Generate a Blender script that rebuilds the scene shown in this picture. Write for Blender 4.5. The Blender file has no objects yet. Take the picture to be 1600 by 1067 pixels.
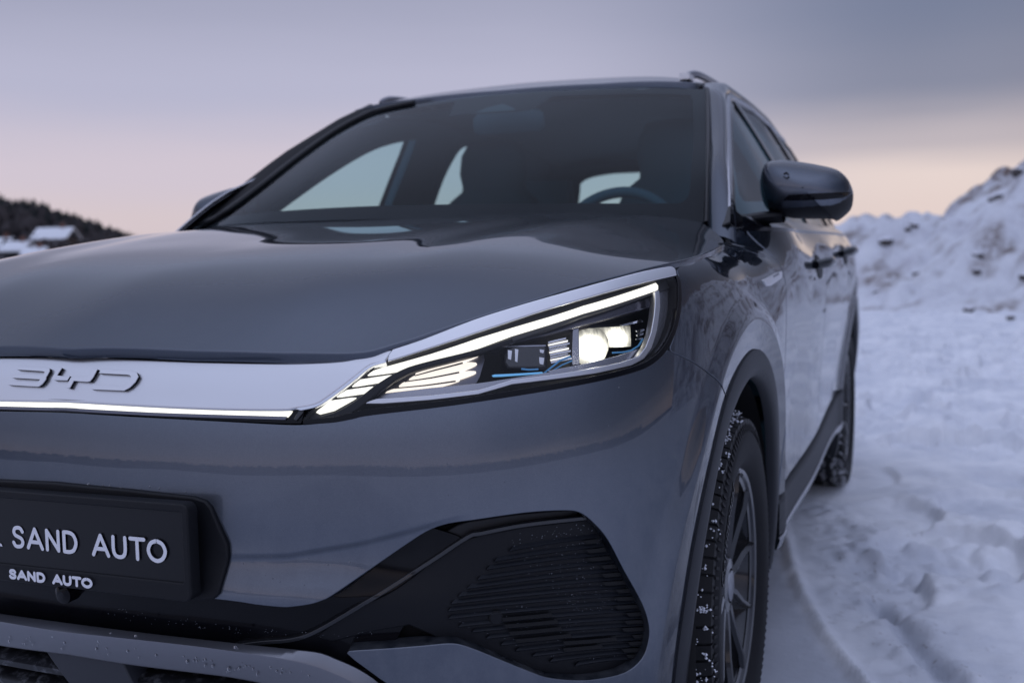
import bpy, bmesh, math, random
import numpy as np
from mathutils import Matrix, Vector
from mathutils.geometry import delaunay_2d_cdt
random.seed(7); RNG = np.random.default_rng(7)
SC = bpy.context.scene; COL = SC.collection
CAM = np.array([1.2484, -2.124, .9886]); FPX = 1689.9
def _rot(yaw, pitch, roll):
    f = np.array([math.sin(yaw)*math.cos(pitch), math.cos(yaw)*math.cos(pitch), math.sin(pitch)])
    r = np.array([math.cos(yaw), -math.sin(yaw), 0.]); u = np.cross(r, f)
    return r*math.cos(roll)+u*math.sin(roll), u*math.cos(roll)-r*math.sin(roll), f
CR, CU, CF = _rot(-.3754, -.0745, -.0208)
def proj(P):
    d = np.asarray(P, float)-CAM; z = d@CF
    return np.stack([800+FPX*(d@CR)/z, 533.5-FPX*(d@CU)/z], -1)
def ray_at(p, v, ax):
    """the point of the view through photo pixel p whose coordinate ax is v"""
    d = CF+CR*(p[0]-800)/FPX-CU*(p[1]-533.5)/FPX
    return CAM+d*((v-CAM[ax])/d[ax])
class Spline:
    """natural cubic spline through points, by arc length"""
    def __init__(s, P, origin=0):
        P = np.asarray(P, float); s.P = P
        t = np.concatenate([[0], np.cumsum(np.linalg.norm(np.diff(P, axis=0), axis=1))])
        s.t = t-t[origin]; n = len(P); h = np.diff(t)
        A = np.zeros((n, n)); B = np.zeros_like(P); A[0, 0] = A[-1, -1] = 1
        for i in range(1, n-1):
            A[i, i-1] = h[i-1]; A[i, i] = 2*(h[i-1]+h[i]); A[i, i+1] = h[i]
            B[i] = 6*((P[i+1]-P[i])/h[i]-(P[i]-P[i-1])/h[i-1])
        s.M = np.linalg.solve(A, B)
    def __call__(s, u, d=0):
        u = np.clip(np.asarray(u, float), s.t[0], s.t[-1]); i = np.clip(np.searchsorted(s.t, u)-1, 0, len(s.t)-2)
        h = (s.t[i+1]-s.t[i])[:, None]; a = (s.t[i+1]-u)[:, None]; b = (u-s.t[i])[:, None]
        M0, M1, P0, P1 = s.M[i], s.M[i+1], s.P[i], s.P[i+1]
        if d == 0:
            return M0*a**3/(6*h)+M1*b**3/(6*h)+(P0/h-M0*h/6)*a+(P1/h-M1*h/6)*b
        return -M0*a*a/(2*h)+M1*b*b/(2*h)-(P0/h-M0*h/6)+(P1/h-M1*h/6)
class RBF:
    """thin-plate interpolation of scattered values over two coordinates"""
    def __init__(s, X, v, scale=(1, 1), smooth=0.):
        s.sc = np.array(scale, float); s.X = np.asarray(X, float)*s.sc; n = len(s.X)
        K = s.k(s.X, s.X)+smooth*np.eye(n); Q = np.c_[np.ones(n), s.X]
        A = np.block([[K, Q], [Q.T, np.zeros((3, 3))]])
        s.w = np.linalg.solve(A, np.concatenate([np.asarray(v, float), np.zeros(3)]))
    def k(s, a, b):
        r2 = ((a[:, None]-b[None])**2).sum(-1)
        return np.where(r2 > 1e-14, r2*np.log(r2+1e-300)*.5, 0)
    def __call__(s, X):
        X = np.asarray(X, float)*s.sc; out = np.empty(len(X))
        for i in range(0, len(X), 20000):
            x = X[i:i+20000]; out[i:i+20000] = s.k(x, s.X)@s.w[:-3]+np.c_[np.ones(len(x)), x]@s.w[-3:]
        return out
class Surf:
    """a smooth body surface f(u,v) -> xyz; side=+1/-1 turns the normal outward"""
    def __init__(s, f, lo, hi, side=1, n=90, inset=0., cache=None):
        s.f, s.lo, s.hi, s.side = f, np.array(lo, float), np.array(hi, float), side; s.n = n; s.inset = inset; s._c = {} if cache is None else cache
    def base_normal(s, uv):
        e = 4e-4; a = s.f(uv+[e, 0])-s.f(uv-[e, 0]); b = s.f(uv+[0, e])-s.f(uv-[0, e])
        n = np.cross(a, b)*s.side; return n/(np.linalg.norm(n, axis=1)[:, None]+1e-12)
    normal = base_normal
    def __call__(s, uv):
        uv = np.asarray(uv, float); P = s.f(uv)
        return P+s.base_normal(uv)*s.inset if s.inset else P
    def off(s, d):
        return Surf(s.f, s.lo, s.hi, s.side, s.n, s.inset+d, s._c)
    def px(s, pts, far=False):
        """surface coordinates under photo pixels"""
        pts = np.asarray(pts, float)
        if 'g' not in s._c:
            a, b = np.meshgrid(np.linspace(s.lo[0], s.hi[0], s.n), np.linspace(s.lo[1], s.hi[1], s.n), indexing='ij')
            uv = np.c_[a.ravel(), b.ravel()]; s._c['g'] = uv, s.f(uv), s.base_normal(uv)
        uv, P, N = s._c['g']; P = P+N*s.inset; q = proj(P); back = ((CAM-P)*N).sum(1) < 0
        D = ((pts[:, None]-q[None])**2).sum(-1)**.5+(back*400)[None]*(0 if far else 1)
        x = uv[np.argmin(D, 1)].copy()
        for _ in range(25):
            r = proj(s(x))-pts; e = 1e-4
            if np.abs(r).max() < .01: break
            j0 = (proj(s(x+[e, 0]))-proj(s(x-[e, 0])))/(2*e); j1 = (proj(s(x+[0, e]))-proj(s(x-[0, e])))/(2*e)
            det = j0[:, 0]*j1[:, 1]-j0[:, 1]*j1[:, 0]; det = np.where(abs(det) < 1e-3, 1e9, det)
            dx = np.stack([-(r[:, 0]*j1[:, 1]-r[:, 1]*j1[:, 0])/det, -(j0[:, 0]*r[:, 1]-j0[:, 1]*r[:, 0])/det], -1)
            x = x+np.clip(dx, -.05, .05)
        err = np.abs(proj(s(x))-pts).max(1)
        if err.max() > 2: print('px misfit', [(tuple(p), round(float(e_), 1)) for p, e_ in zip(pts, err) if e_ > 2][:6])
        return x
def sm(pts, k=6, closed=False):
    """Catmull-Rom through the points"""
    P = np.asarray(pts, float); n = len(P); out = []
    for i in range(n if closed else n-1):
        if closed: p0, p1, p2, p3 = P[i-1], P[i], P[(i+1) % n], P[(i+2) % n]
        else: p0, p1, p2, p3 = P[max(i-1, 0)], P[i], P[i+1], P[min(i+2, n-1)]
        for j in range(k):
            t = j/k
            out.append(.5*((2*p1)+(p2-p0)*t+(2*p0-5*p1+4*p2-p3)*t*t+(3*p1-p0-3*p2+p3)*t**3))
    if not closed: out.append(P[-1])
    return np.array(out)
def join(*segs):
    out = []
    for s in segs:
        for p in np.asarray(s, float):
            if not out or np.hypot(*(p-out[-1])) > 1e-6: out.append(p)
    if np.hypot(*(out[0]-out[-1])) < 1e-6: out.pop()
    return np.array(out)
def ribbon(pts, w, k=1, cap=0):
    """outline of a stroke of width w (one width or one per point) along pts; cap>0: round ends"""
    P = sm(pts, k) if k > 1 else np.asarray(pts, float); n = len(P); w = np.interp(np.linspace(0, 1, n), np.linspace(0, 1, np.size(w)), np.ravel(w)) if np.size(w) > 1 else np.full(n, float(w))
    T = np.zeros_like(P); d = np.diff(P, axis=0); d /= np.linalg.norm(d, axis=1)[:, None]
    L, Rr = [], []
    for i in range(n):
        a = d[max(i-1, 0)]; b = d[min(i, n-2)]; m = a+b; m /= np.linalg.norm(m)+1e-9; nn = np.array([-m[1], m[0]])
        s = min(1/max(abs(nn@np.array([-a[1], a[0]])), .5), 2.)
        L.append(P[i]+nn*s*w[i]/2); Rr.append(P[i]-nn*s*w[i]/2)
    out = list(L)
    if cap:
        t = d[-1]; nn = np.array([-t[1], t[0]])
        for j in range(1, cap): q = math.pi*j/cap; out.append(P[-1]+nn*math.cos(q)*w[-1]/2+t*math.sin(q)*w[-1]/2)
    out += Rr[::-1]
    if cap:
        t = -d[0]; nn = np.array([-t[1], t[0]])
        for j in range(1, cap): q = math.pi*j/cap; out.append(P[0]+nn*math.cos(q)*w[0]/2+t*math.sin(q)*w[0]/2)
    return np.array(out)
def inside(q, poly):
    x, y = q[:, 0], q[:, 1]; c = np.zeros(len(q), bool); a = poly; b = np.roll(poly, -1, 0)
    for (x0, y0), (x1, y1) in zip(a, b):
        if y0 == y1: continue
        c ^= ((y0 > y) != (y1 > y)) & (x < (x1-x0)*(y-y0)/(y1-y0)+x0)
    return c
def edge_dist(q, poly):
    a = poly; d = np.roll(poly, -1, 0)-a; L = (d*d).sum(1)+1e-18; out = np.full(len(q), 1e9)
    for i in range(0, len(q), 4000):
        p = q[i:i+4000][:, None]-a[None]; t = np.clip((p*d[None]).sum(-1)/L, 0, 1)
        out[i:i+4000] = np.sqrt(((p-t[..., None]*d[None])**2).sum(-1).min(1))
    return out
def sstep(x, a, b):
    t = np.clip((x-a)/(b-a), 0, 1); return t*t*(3-2*t)
# ---- the belt of the body: plan curve of the car and vertical profiles drawn in from it
_plan = [(.2,-.861),(.38,-.838),(.52,-.803),(.65,-.745),(.755,-.662),(.83,-.572),(.873,-.48),(.895,-.39),(.907,-.25),(.914,-.1),(.917,.1),
         (.919,.5),(.924,1.),(.928,1.6),(.93,2.2),(.925,2.72),(.905,3.1),(.86,3.33),(.75,3.47),(.4,3.55)]
PLAN = Spline([(-x, y) for x, y in _plan[::-1]]+[(0, -.868)]+_plan+[(0, 3.57)], origin=len(_plan))
def u_y(y):
    """plan parameter on the car's left side at length y"""
    us = np.linspace(.55, PLAN.t[-1], 2000); return float(np.interp(y, PLAN(us)[:, 1], us))
def u_x(x):  
    us = np.linspace(0, 1.0, 500); return float(np.interp(x, PLAN(us)[:, 0], us))
_front = {.08:-.16,.18:-.09,.26:-.05,.34:-.022,.42:-.008,.48:.004,.51:.012,.535:.009,.57:-.001,.62:-.001,.66:-.003,.71:-.0075,.74:-.014,.768:-.023,.79:-.032,.825:-.046,.856:-.062,.89:-.085,.95:-.15,1.02:-.24}
_q1 = {.08:-.16,.18:-.09,.26:-.05,.34:-.022,.42:-.008,.48:.004,.51:.010,.535:.007,.57:-.001,.62:-.001,.66:-.003,.71:-.0075,.74:-.013,.768:-.021,.79:-.029,.825:-.042,.856:-.056,.89:-.080,.95:-.14,1.02:-.23}
_c1 = {.08:-.12,.18:-.06,.26:-.03,.34:-.012,.45:-.002,.55:0,.62:0,.68:-.002,.74:-.009,.78:-.019,.82:-.032,.86:-.048,.90:-.066,.95:-.095,1.02:-.16}
_c2 = {.08:-.10,.18:-.05,.26:-.025,.34:-.012,.45:-.002,.55:0,.64:0,.72:-.004,.78:-.011,.83:-.022,.88:-.036,.93:-.054,.97:-.076,1.02:-.13}
_w = {.08:-.06,.2:-.03,.3:-.014,.45:-.005,.6:0,.75:0,.84:-.004,.90:-.014,.95:-.032,.985:-.058,1.01:-.100,1.03:-.150,1.06:-.2}
_fr = {.08:-.07,.2:-.04,.3:-.022,.45:-.012,.6:-.006,.75:0,.86:0,.92:-.006,.96:-.020,.99:-.046,1.015:-.108,1.04:-.140,1.07:-.165}
_d1 = {.08:-.14,.2:-.06,.3:-.036,.42:-.026,.55:-.019,.7:-.008,.82:-.001,.9:0,.955:0,.985:-.008,1.02:-.026,1.06:-.050,1.1:-.07}
_d2 = {.08:-.14,.2:-.06,.3:-.042,.42:-.034,.55:-.026,.7:-.012,.82:-.002,.9:0,.97:0,1.0:-.007,1.035:-.024,1.075:-.048,1.12:-.07}
_rw = {.08:-.06,.2:-.03,.3:-.012,.45:-.004,.6:0,.75:0,.9:0,.97:-.002,1.0:-.01,1.04:-.03,1.08:-.055,1.12:-.08}
_r = {.08:-.16,.2:-.08,.3:-.04,.45:-.01,.6:0,.75:-.005,.9:-.03,1.0:-.05,1.08:-.085,1.12:-.11}
_st = [(0,_front),(.2,_front),(.45,_q1),(u_x(.755),_c1),(u_y(-.48),_c2),(u_y(-.15),_w),(u_y(.1),_w),(u_y(.33),_fr),(u_y(.62),_d1),(u_y(1.),_d1),(u_y(1.6),_d2),(u_y(2.2),_d2),(u_y(2.72),_rw),(u_y(3.15),_r),(u_y(3.4),_r),(u_y(3.55),_r),(u_y(3.57)+.35,_r)]
_X, _v = [], []
for _u, _t in _st:
    for _s in ((1, -1) if 0 < _u < .6 else (1,)):
        for _z, _d in _t.items(): _X.append((_s*_u, _z)); _v.append(_d)
class Baked:
    """a smooth function of two coordinates kept on a fine grid (bicubic)"""
    def __init__(s, f, lo, hi, n):
        s.lo, s.hi, s.n = np.array(lo, float), np.array(hi, float), np.array(n); s.st = (s.hi-s.lo)/(s.n-1)
        a, b = np.meshgrid(np.linspace(lo[0], hi[0], n[0]), np.linspace(lo[1], hi[1], n[1]), indexing='ij'); s.g = f(np.c_[a.ravel(), b.ravel()]).reshape(n)
    def __call__(s, q):
        t = np.clip((q-s.lo)/s.st, 1, s.n-2.001); i = t.astype(int); f = t-i
        def w(f): return np.stack([-.5*f+f*f-.5*f**3, 1-2.5*f*f+1.5*f**3, .5*f+2*f*f-1.5*f**3, -.5*f*f+.5*f**3])
        a, b = w(f[:, 0]), w(f[:, 1]); out = 0
        for k in range(4):
            for m in range(4): out = out+a[k]*b[m]*s.g[i[:, 0]+k-1, i[:, 1]+m-1]
        return out
BELT_D = Baked(RBF(_X, _v, scale=(.55, 1.6)), (-1.2, .04), (6.4, 1.16), (760, 226))
FOLD = lambda a: np.interp(a, [.2,.27,.39,.50,.60,.66], [.570,.574,.580,.5995,.624,.638])
def belt(uv):
    uv = np.asarray(uv, float); u = uv[:, 0]; z = uv[:, 1]
    P = PLAN(u); T = PLAN(u, 1); T /= np.linalg.norm(T, axis=1)[:, None]
    N = np.stack([T[:, 1], -T[:, 0]], -1)
    d = BELT_D(uv)
    for yc in (0., 2.72):                        # flared wheel-arch lips
        rr = np.hypot(P[:, 1]-yc, z-.334); m = sstep(np.abs(P[:, 0]), .80, .86)
        d = d+m*np.where(rr > .53, .011*(1-sstep(rr, .53, .585)), .011-.20*(.53-np.maximum(rr, .468)))
    a = np.abs(u); zl = FOLD(a)                  # fold over the intake corner
    d = d-.0045*sstep(a, .20, .36)*(1-sstep(a, .59, .67))*(1-sstep(z, zl-.011, zl+.002))*sstep(z, .505, .555)
    Q = P+N*d[:, None]
    return np.c_[Q, z]
BELT = Surf(belt, (-.3, .12), (u_y(3.2), 1.08), 1, n=140)
# ---- bonnet
_k = Spline([(-.15,-.818),(0,-.822),(.2,-.813),(.38,-.788),(.52,-.74),(.64,-.655),(.73,-.555),(.80,-.45),(.838,-.35),(.85,-.2),(.845,-.03),(.828,.15),(.80,.32),(.76,.42)])
CURTAIN = Surf(lambda q: np.c_[_k(q[:, 0]), q[:, 1]], (0, .7), (_k.t[-1], 1.12), 1)
HOOD_PX = [(0,542),(113,543),(300,546),(420,549),(500,550),(550,550),(578,547),(600,541),(625,533.5),(660,523),(740,496),(800,477),(860,459),(960,431.5),(1010,418.5),(1052,409),(1084,401),(1110,391),(1127,383)]
_e = CURTAIN.px(HOOD_PX); HOOD_EDGE = CURTAIN(_e)
_hp = [tuple(p) for p in HOOD_EDGE[1:]]
_hp += [(0,-.755,.930),(0,-.68,.966),(0,-.58,.994),(0,-.45,1.018),(0,-.3,1.038),(0,-.1,1.063),(0,.1,1.084),(0,.3,1.100),
        (.35,-.715,.938),(.35,-.62,.976),(.35,-.5,1.005),(.5,-.60,.970),(.5,-.5,1.000),(.5,-.40,1.017),(.54,-.2,1.046),(.55,.0,1.070),(.55,.2,1.086),(.52,.35,1.097),
        (.25,0,1.075),(.25,.33,1.100),(.25,-.3,1.040),(.60,-.47,1.000),(.62,-.35,1.017),(.72,-.3,.999),(.74,-.1,1.024),(.74,.1,1.042),(.73,.3,1.058),(.735,.435,1.069),(.62,.40,1.089)]
HOOD_Z = Baked(RBF([(s*x, y) for x, y, z in _hp for s in ((1, -1) if x > 1e-3 else (1,))], [z for x, y, z in _hp for s in ((1, -1) if x > 1e-3 else (1,))], smooth=.02), (-.92, -.92), (.92, .56), (185, 149))
def hood(q):
    x = np.abs(q[:, 0]); y = q[:, 1]; z = HOOD_Z(q)
    c = .43+.16*(y+.8)                            # the raised fold running back to the screen pillar
    z = z+.003*np.exp(-((x-c-.01)/.07)**2)*sstep(y, -.75, -.3)-.003*np.exp(-((x-c+.085)/.07)**2)*sstep(y, -.75, -.3)
    return np.c_[q, z]
HOOD = Surf(hood, (-.85, -.84), (.86, .46), 1, n=120)
# ---- glass house
_g = []
for z, row in {1.05:[(.3,.805),(.5,.823),(.8,.847),(1.3,.866),(2.,.868),(2.8,.855),(3.3,.80)],
               1.2:[(.4,.75),(.6,.765),(.8,.772),(1.3,.788),(2.,.79),(2.8,.773),(3.3,.72)],
               1.32:[(.6,.695),(.8,.705),(1.3,.725),(2.,.727),(2.8,.712),(3.2,.67)],
               1.42:[(.8,.645),(.96,.657),(1.3,.670),(2.,.672),(2.8,.657),(3.1,.62)],
               1.50:[(.9,.602),(1.1,.617),(1.3,.624),(2.,.627),(2.8,.61)],
               1.56:[(1.1,.568),(1.5,.578),(2.,.58),(2.8,.563)]}.items():
    for y, x in row: _g.append((y, z, x))
GLASS_X = Baked(RBF([(a, b) for a, b, c in _g], [c for a, b, c in _g]), (0, .84), (3.6, 1.7), (181, 87))
SIDE = Surf(lambda q: np.c_[GLASS_X(q), q], (.2, 1.02), (3.3, 1.6), 1)
SIDE_R = Surf(lambda q: np.c_[-GLASS_X(q), q], (.2, 1.02), (3.3, 1.6), -1)
_s = [(0,1.09,.25),(.37,1.09,.285),(.60,1.083,.36),(.735,1.072,.445),(0,1.20,.405),(.37,1.2,.435),(.70,1.195,.59),
      (0,1.32,.61),(.35,1.315,.635),(.665,1.32,.80),(0,1.42,.805),(.33,1.415,.825),(.63,1.42,.97),(0,1.505,.985),(.31,1.502,1.0),(.59,1.50,1.115)]
SCREEN_Y = Baked(RBF([(s*x, z) for x, z, y in _s for s in ((1, -1) if x else (1,))], [y for x, z, y in _s for s in ((1, -1) if x else (1,))]), (-.9, .95), (.9, 1.62), (181, 68))
SCREEN = Surf(lambda q: np.c_[q[:, 0], SCREEN_Y(q), q[:, 1]], (-.78, 1.06), (.78, 1.53), 1)
_r = [(0,.99,1.508),(.31,1.005,1.506),(.59,1.12,1.502),(0,1.2,1.560),(0,1.5,1.596),(0,1.9,1.606),(0,2.4,1.594),(0,2.9,1.555),(0,3.2,1.515),
      (.50,1.3,1.548),(.51,1.6,1.572),(.51,2.,1.579),(.50,2.5,1.564),(.48,3.,1.510),(.3,1.6,1.590),(.3,2.2,1.595),(.555,1.3,1.530),(.56,2.,1.556),(.55,2.6,1.538)]
ROOF_Z = RBF([(s*x, y) for x, y, z in _r for s in ((1, -1) if x else (1,))], [z for x, y, z in _r for s in ((1, -1) if x else (1,))])
ROOF = Surf(lambda q: np.c_[q, ROOF_Z(q)], (-.66, .95), (.66, 3.3), 1)
# ------------------------------------------------------------------ camera, sky, sun, exposure
_cam = bpy.data.cameras.new('camera'); cam = bpy.data.objects.new('camera', _cam); COL.objects.link(cam)
_cam.sensor_width = 36; _cam.lens = 36*FPX/1600; _cam.clip_start = .05; _cam.clip_end = 3000
cam.matrix_world = Matrix([[CR[i], CU[i], -CF[i], CAM[i]] for i in range(3)]+[[0, 0, 0, 1]])
_cam.dof.use_dof = True; _cam.dof.focus_distance = 1.66; _cam.dof.aperture_fstop = 4.0
SC.camera = cam
W = bpy.data.worlds.new('World'); SC.world = W; W.use_nodes = True
def nodes(tree):
    tree.nodes.clear(); N = tree.nodes; L = tree.links
    def n(t, **kw):
        x = N.new(t)
        for k, v in kw.items():
            if k == 'ins':
                for a, b in v.items():
                    if isinstance(b, bpy.types.NodeSocket): L.new(b, x.inputs[a])
                    else: x.inputs[a].default_value = b
            else: setattr(x, k, v)
        return x
    def ramp(fac, stops, interp='EASE'):
        r = n('ShaderNodeValToRGB', ins={0: fac}); r.color_ramp.interpolation = interp; e = r.color_ramp.elements
        while len(e) < len(stops): e.new(.5)
        for q, (p, c) in zip(e, stops): q.position = p; q.color = (*c, 1) if len(c) == 3 else c
        return r.outputs[0]
    def math_(op, a, b=0., c=0.):
        return n('ShaderNodeMath', operation=op, ins={0: a, 1: b, 2: c}).outputs[0]
    def mix(f, a, b):
        m = n('ShaderNodeMix', data_type='RGBA')
        for i, v in ((0, f), (6, a), (7, b)):
            if isinstance(v, bpy.types.NodeSocket): L.new(v, m.inputs[i])
            else: m.inputs[i].default_value = v if i == 0 else ((*v, 1) if len(v) == 3 else v)
        return m.outputs[2]
    return n, L, ramp, math_, mix
n, L, ramp, M_, mix = nodes(W.node_tree)
_tc = n('ShaderNodeTexCoord').outputs['Generated']
_sep = n('ShaderNodeSeparateXYZ', ins={0: _tc})
_nz = n('ShaderNodeTexNoise', ins={'Vector': n('ShaderNodeMapping', ins={'Vector': _tc, 'Scale': (1.4, 1.4, 9.)}).outputs[0], 'Scale': 1.6, 'Detail': 3., 'Roughness': .5}).outputs[0]
_el = M_('ADD', _sep.outputs[2], M_('MULTIPLY', M_('SUBTRACT', _nz, .5), .05))
_left = ramp(_el, [(0, (.64,.54,.54)), (.035, (.655,.56,.60)), (.08, (.62,.55,.64)), (.16, (.46,.46,.61)), (.24, (.355,.365,.50)), (.45, (.47,.53,.76)), (1., (.68,.755,1.05))])
_right = ramp(_el, [(0, (.65,.54,.53)), (.03, (.72,.61,.60)), (.065, (.74,.63,.62)), (.10, (.48,.435,.49)), (.15, (.215,.235,.34)), (.21, (.165,.195,.305)), (.32, (.22,.255,.39)), (.55, (.42,.47,.69)), (1., (.68,.755,1.05))])
_az = n('ShaderNodeVectorMath', operation='DOT_PRODUCT', ins={0: _tc, 1: (math.sin(1.13), math.cos(1.13), 0)}).outputs['Value']
_fr = n('ShaderNodeMapRange', interpolation_type='SMOOTHSTEP', ins={0: _az, 1: .06, 2: .42})
_sky = mix(_fr.outputs[0], _left, _right)
_heavy = ramp(_el, [(0, (.40,.34,.34)), (.045, (.42,.37,.39)), (.09, (.24,.235,.29)), (.14, (.10,.115,.18)), (.36, (.085,.10,.16)), (.62, (.32,.37,.54)), (1., (.58,.65,.95))])   # the bank of heavy cloud thickens to the right
_a2 = n('ShaderNodeVectorMath', operation='DOT_PRODUCT', ins={0: _tc, 1: (math.sin(1.05), math.cos(1.05), 0)}).outputs['Value']
_sky = mix(n('ShaderNodeMapRange', interpolation_type='SMOOTHSTEP', ins={0: _a2, 1: .50, 2: .80}).outputs[0], _sky, _heavy)
SUN_EL, SUN_AZ = math.radians(2), math.radians(35)
_ni = n('ShaderNodeTexSky', sky_type='NISHITA', sun_disc=False, sun_elevation=SUN_EL, sun_rotation=SUN_AZ)
_bg = n('ShaderNodeBackground', ins={0: _sky, 1: 1.})
_bn = n('ShaderNodeBackground', ins={0: _ni.outputs[0], 1: .012})
_o = n('ShaderNodeOutputWorld'); L.new(n('ShaderNodeAddShader', ins={0: _bg.outputs[0], 1: _bn.outputs[0]}).outputs[0], _o.inputs[0])
_sl = bpy.data.lights.new('sun', 'SUN'); _sl.energy = .25; _sl.angle = math.radians(20); _sl.color = (1., .8, .68)
sun = bpy.data.objects.new('sun', _sl); COL.objects.link(sun)
sun.rotation_euler = Vector((-math.sin(SUN_AZ)*math.cos(SUN_EL), -math.cos(SUN_AZ)*math.cos(SUN_EL), -math.sin(SUN_EL))).to_track_quat('-Z', 'Y').to_euler()
SC.view_settings.view_transform = 'Standard'; SC.view_settings.look = 'None'; SC.view_settings.exposure = 0; SC.view_settings.gamma = 1
SC.view_settings.use_curve_mapping = False
SC.render.engine = 'CYCLES'; SC.cycles.use_denoising = True
try: SC.cycles.denoiser = 'OPENIMAGEDENOISE'
except Exception: pass
SC.cycles.max_bounces = 10; SC.cycles.transparent_max_bounces = 16; SC.cycles.caustics_reflective = False; SC.cycles.caustics_refractive = False
# ------------------------------------------------------------------ materials
def principled(name, col, rough=.5, metal=0., coat=0., **kw):
    m = bpy.data.materials.new(name); m.use_nodes = True; n, L, ramp, M_, mix = nodes(m.node_tree)
    p = n('ShaderNodeBsdfPrincipled', ins={'Roughness': rough, 'Metallic': metal, 'Coat Weight': coat, 'Coat Roughness': .03})
    p.inputs['Base Color'].default_value = (*col, 1)
    for k, v in kw.items():
        k = k.replace('_', ' '); p.inputs[k].default_value = v
    o = n('ShaderNodeOutputMaterial'); L.new(p.outputs[0], o.inputs[0])
    return m, p, (n, L, ramp, M_, mix)
def bumped(spec, p, scale, dist, detail=2., strength=.5):
    n, L = spec[0], spec[1]
    t = n('ShaderNodeTexCoord').outputs['Object']
    z = n('ShaderNodeTexNoise', ins={'Vector': t, 'Scale': scale, 'Detail': detail})
    b = n('ShaderNodeBump', ins={'Height': z.outputs[0], 'Distance': dist, 'Strength': strength}); L.new(b.outputs[0], p.inputs['Normal'])
    return t
MAT = {}
m, p, s = principled('grey_metallic_paint', (.115,.12,.14), .36, .9, 1.)
n, L, ramp, M_, mix = s
t = n('ShaderNodeTexCoord').outputs['Object']
fl = n('ShaderNodeTexVoronoi', ins={'Vector': t, 'Scale': 1600.}); fc = ramp(fl.outputs['Distance'], [(0, (.20,.222,.265)), (.6, (.130,.147,.180))], 'LINEAR')
fa = n('ShaderNodeLayerWeight', ins={'Blend': .5}).outputs['Facing']
fc = mix(ramp(fa, [(.10, (0,0,0)), (.55, (1,1,1))], 'LINEAR'), fc, (.045,.058,.082))       # metallic flakes go dark at glancing angles
dn = n('ShaderNodeTexNoise', ins={'Vector': t, 'Scale': 7., 'Detail': 6., 'Roughness': .7})
L.new(fc, p.inputs['Base Color']); p.inputs['Specular Tint'].default_value = (.12,.13,.15,1); p.inputs['Coat IOR'].default_value = 1.46
L.new(M_('MULTIPLY_ADD', dn.outputs[0], .07, -.016), p.inputs['Coat Roughness'])
zc = n('ShaderNodeMapRange', interpolation_type='SMOOTHSTEP', ins={0: n('ShaderNodeSeparateXYZ', ins={0: t}).outputs[2], 1: .85, 2: .25, 3: .012, 4: .13}).outputs[0]
sp_ = n('ShaderNodeTexNoise', ins={'Vector': n('ShaderNodeMapping', ins={'Vector': t, 'Scale': (1, 1, .55)}).outputs[0], 'Scale': 26., 'Detail': 7., 'Roughness': .72}).outputs[0]
dm = M_('MULTIPLY', ramp(sp_, [(.40, (0,0,0)), (.72, (1,1,1))], 'LINEAR'), zc)                 # thin dried road salt, heavier low down
df = n('ShaderNodeBsdfDiffuse', ins={0: (.42,.43,.46,1)}); oo = [x for x in m.node_tree.nodes if x.type == 'OUTPUT_MATERIAL'][0]
L.new(n('ShaderNodeMixShader', ins={0: dm, 1: p.outputs[0], 2: df.outputs[0]}).outputs[0], oo.inputs[0])
b = n('ShaderNodeBump', ins={'Height': n('ShaderNodeTexNoise', ins={'Vector': t, 'Scale': 420., 'Detail': 1.}).outputs[0], 'Distance': .00012, 'Strength': .35}); L.new(b.outputs[0], p.inputs['Normal'])
MAT['paint'] = m
MAT['silver'] = principled('satin_silver', (.80,.80,.82), .34, .95, .3)[0]
MAT['chrome'] = principled('bright_chrome', (.75,.76,.80), .14, 1.)[0]
MAT['gloss'] = principled('gloss_black', (.004,.004,.006), .12, 0, .0, Specular_IOR_Level=.24)[0]
m, p, s = principled('textured_black_plastic', (.007,.0075,.010), .5, 0, 0, Specular_IOR_Level=.28); bumped(s, p, 900., .0004); MAT['black'] = m
m, p, s = principled('grey_black_cladding', (.018,.020,.026), .55, 0, 0, Specular_IOR_Level=.35); bumped(s, p, 700., .0004); MAT['cladding'] = m
MAT['dark'] = principled('unlit_black', (.004,.004,.005), .8)[0]
MAT['rubber'] = principled('black_rubber_seal', (.008,.008,.010), .45)[0]
m, p, s = principled('tyre_rubber', (.010,.010,.012), .6, 0, 0, Specular_IOR_Level=.3); bumped(s, p, 260., .0006); MAT['tyre'] = m
m, p, s = principled('tyre_sidewall', (.013,.0135,.016), .7, 0, 0, Specular_IOR_Level=.2); bumped(s, p, 300., .0005); MAT['sidewall'] = m
MAT['rim'] = principled('black_alloy', (.032,.034,.040), .24, .75, .6)[0]
m, p, s = principled('louvre_plastic', (.013,.015,.020), .42, 0, 0, Specular_IOR_Level=.35); bumped(s, p, 900., .0003); MAT['louvre'] = m
MAT['dull_black'] = principled('dull_black_moulding', (.004,.004,.005), .7, 0, 0, Specular_IOR_Level=.12)[0]  # even dull black of the right screen pillar moulding
MAT['white'] = principled('white_print', (.84,.84,.88), .5)[0]
MAT['plate'] = principled('plate_black', (.006,.006,.008), .3, 0, 0, Specular_IOR_Level=.35)[0]
MAT['interior'] = principled('dark_cabin_trim', (.065,.125,.16), .75)[0]
MAT['liner'] = principled('grey_headlining', (.05,.065,.075), .8)[0]
MAT['frit'] = principled('black_glass_print', (.010,.006,.010), .6, 0, 0, Specular_IOR_Level=.1)[0]
MAT['snow_bits'] = principled('packed_snow', (.78,.80,.86), .7)[0]
MAT['reflector'] = principled('reflector_metal', (.8,.8,.8), .08, 1.)[0]
MAT['smoke'] = principled('smoked_plastic', (.012,.013,.016), .16, 0, .5)[0]
MAT['ash'] = principled('grey_lamp_bezel', (.16,.16,.19), .28, .6, .3)[0]
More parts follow.
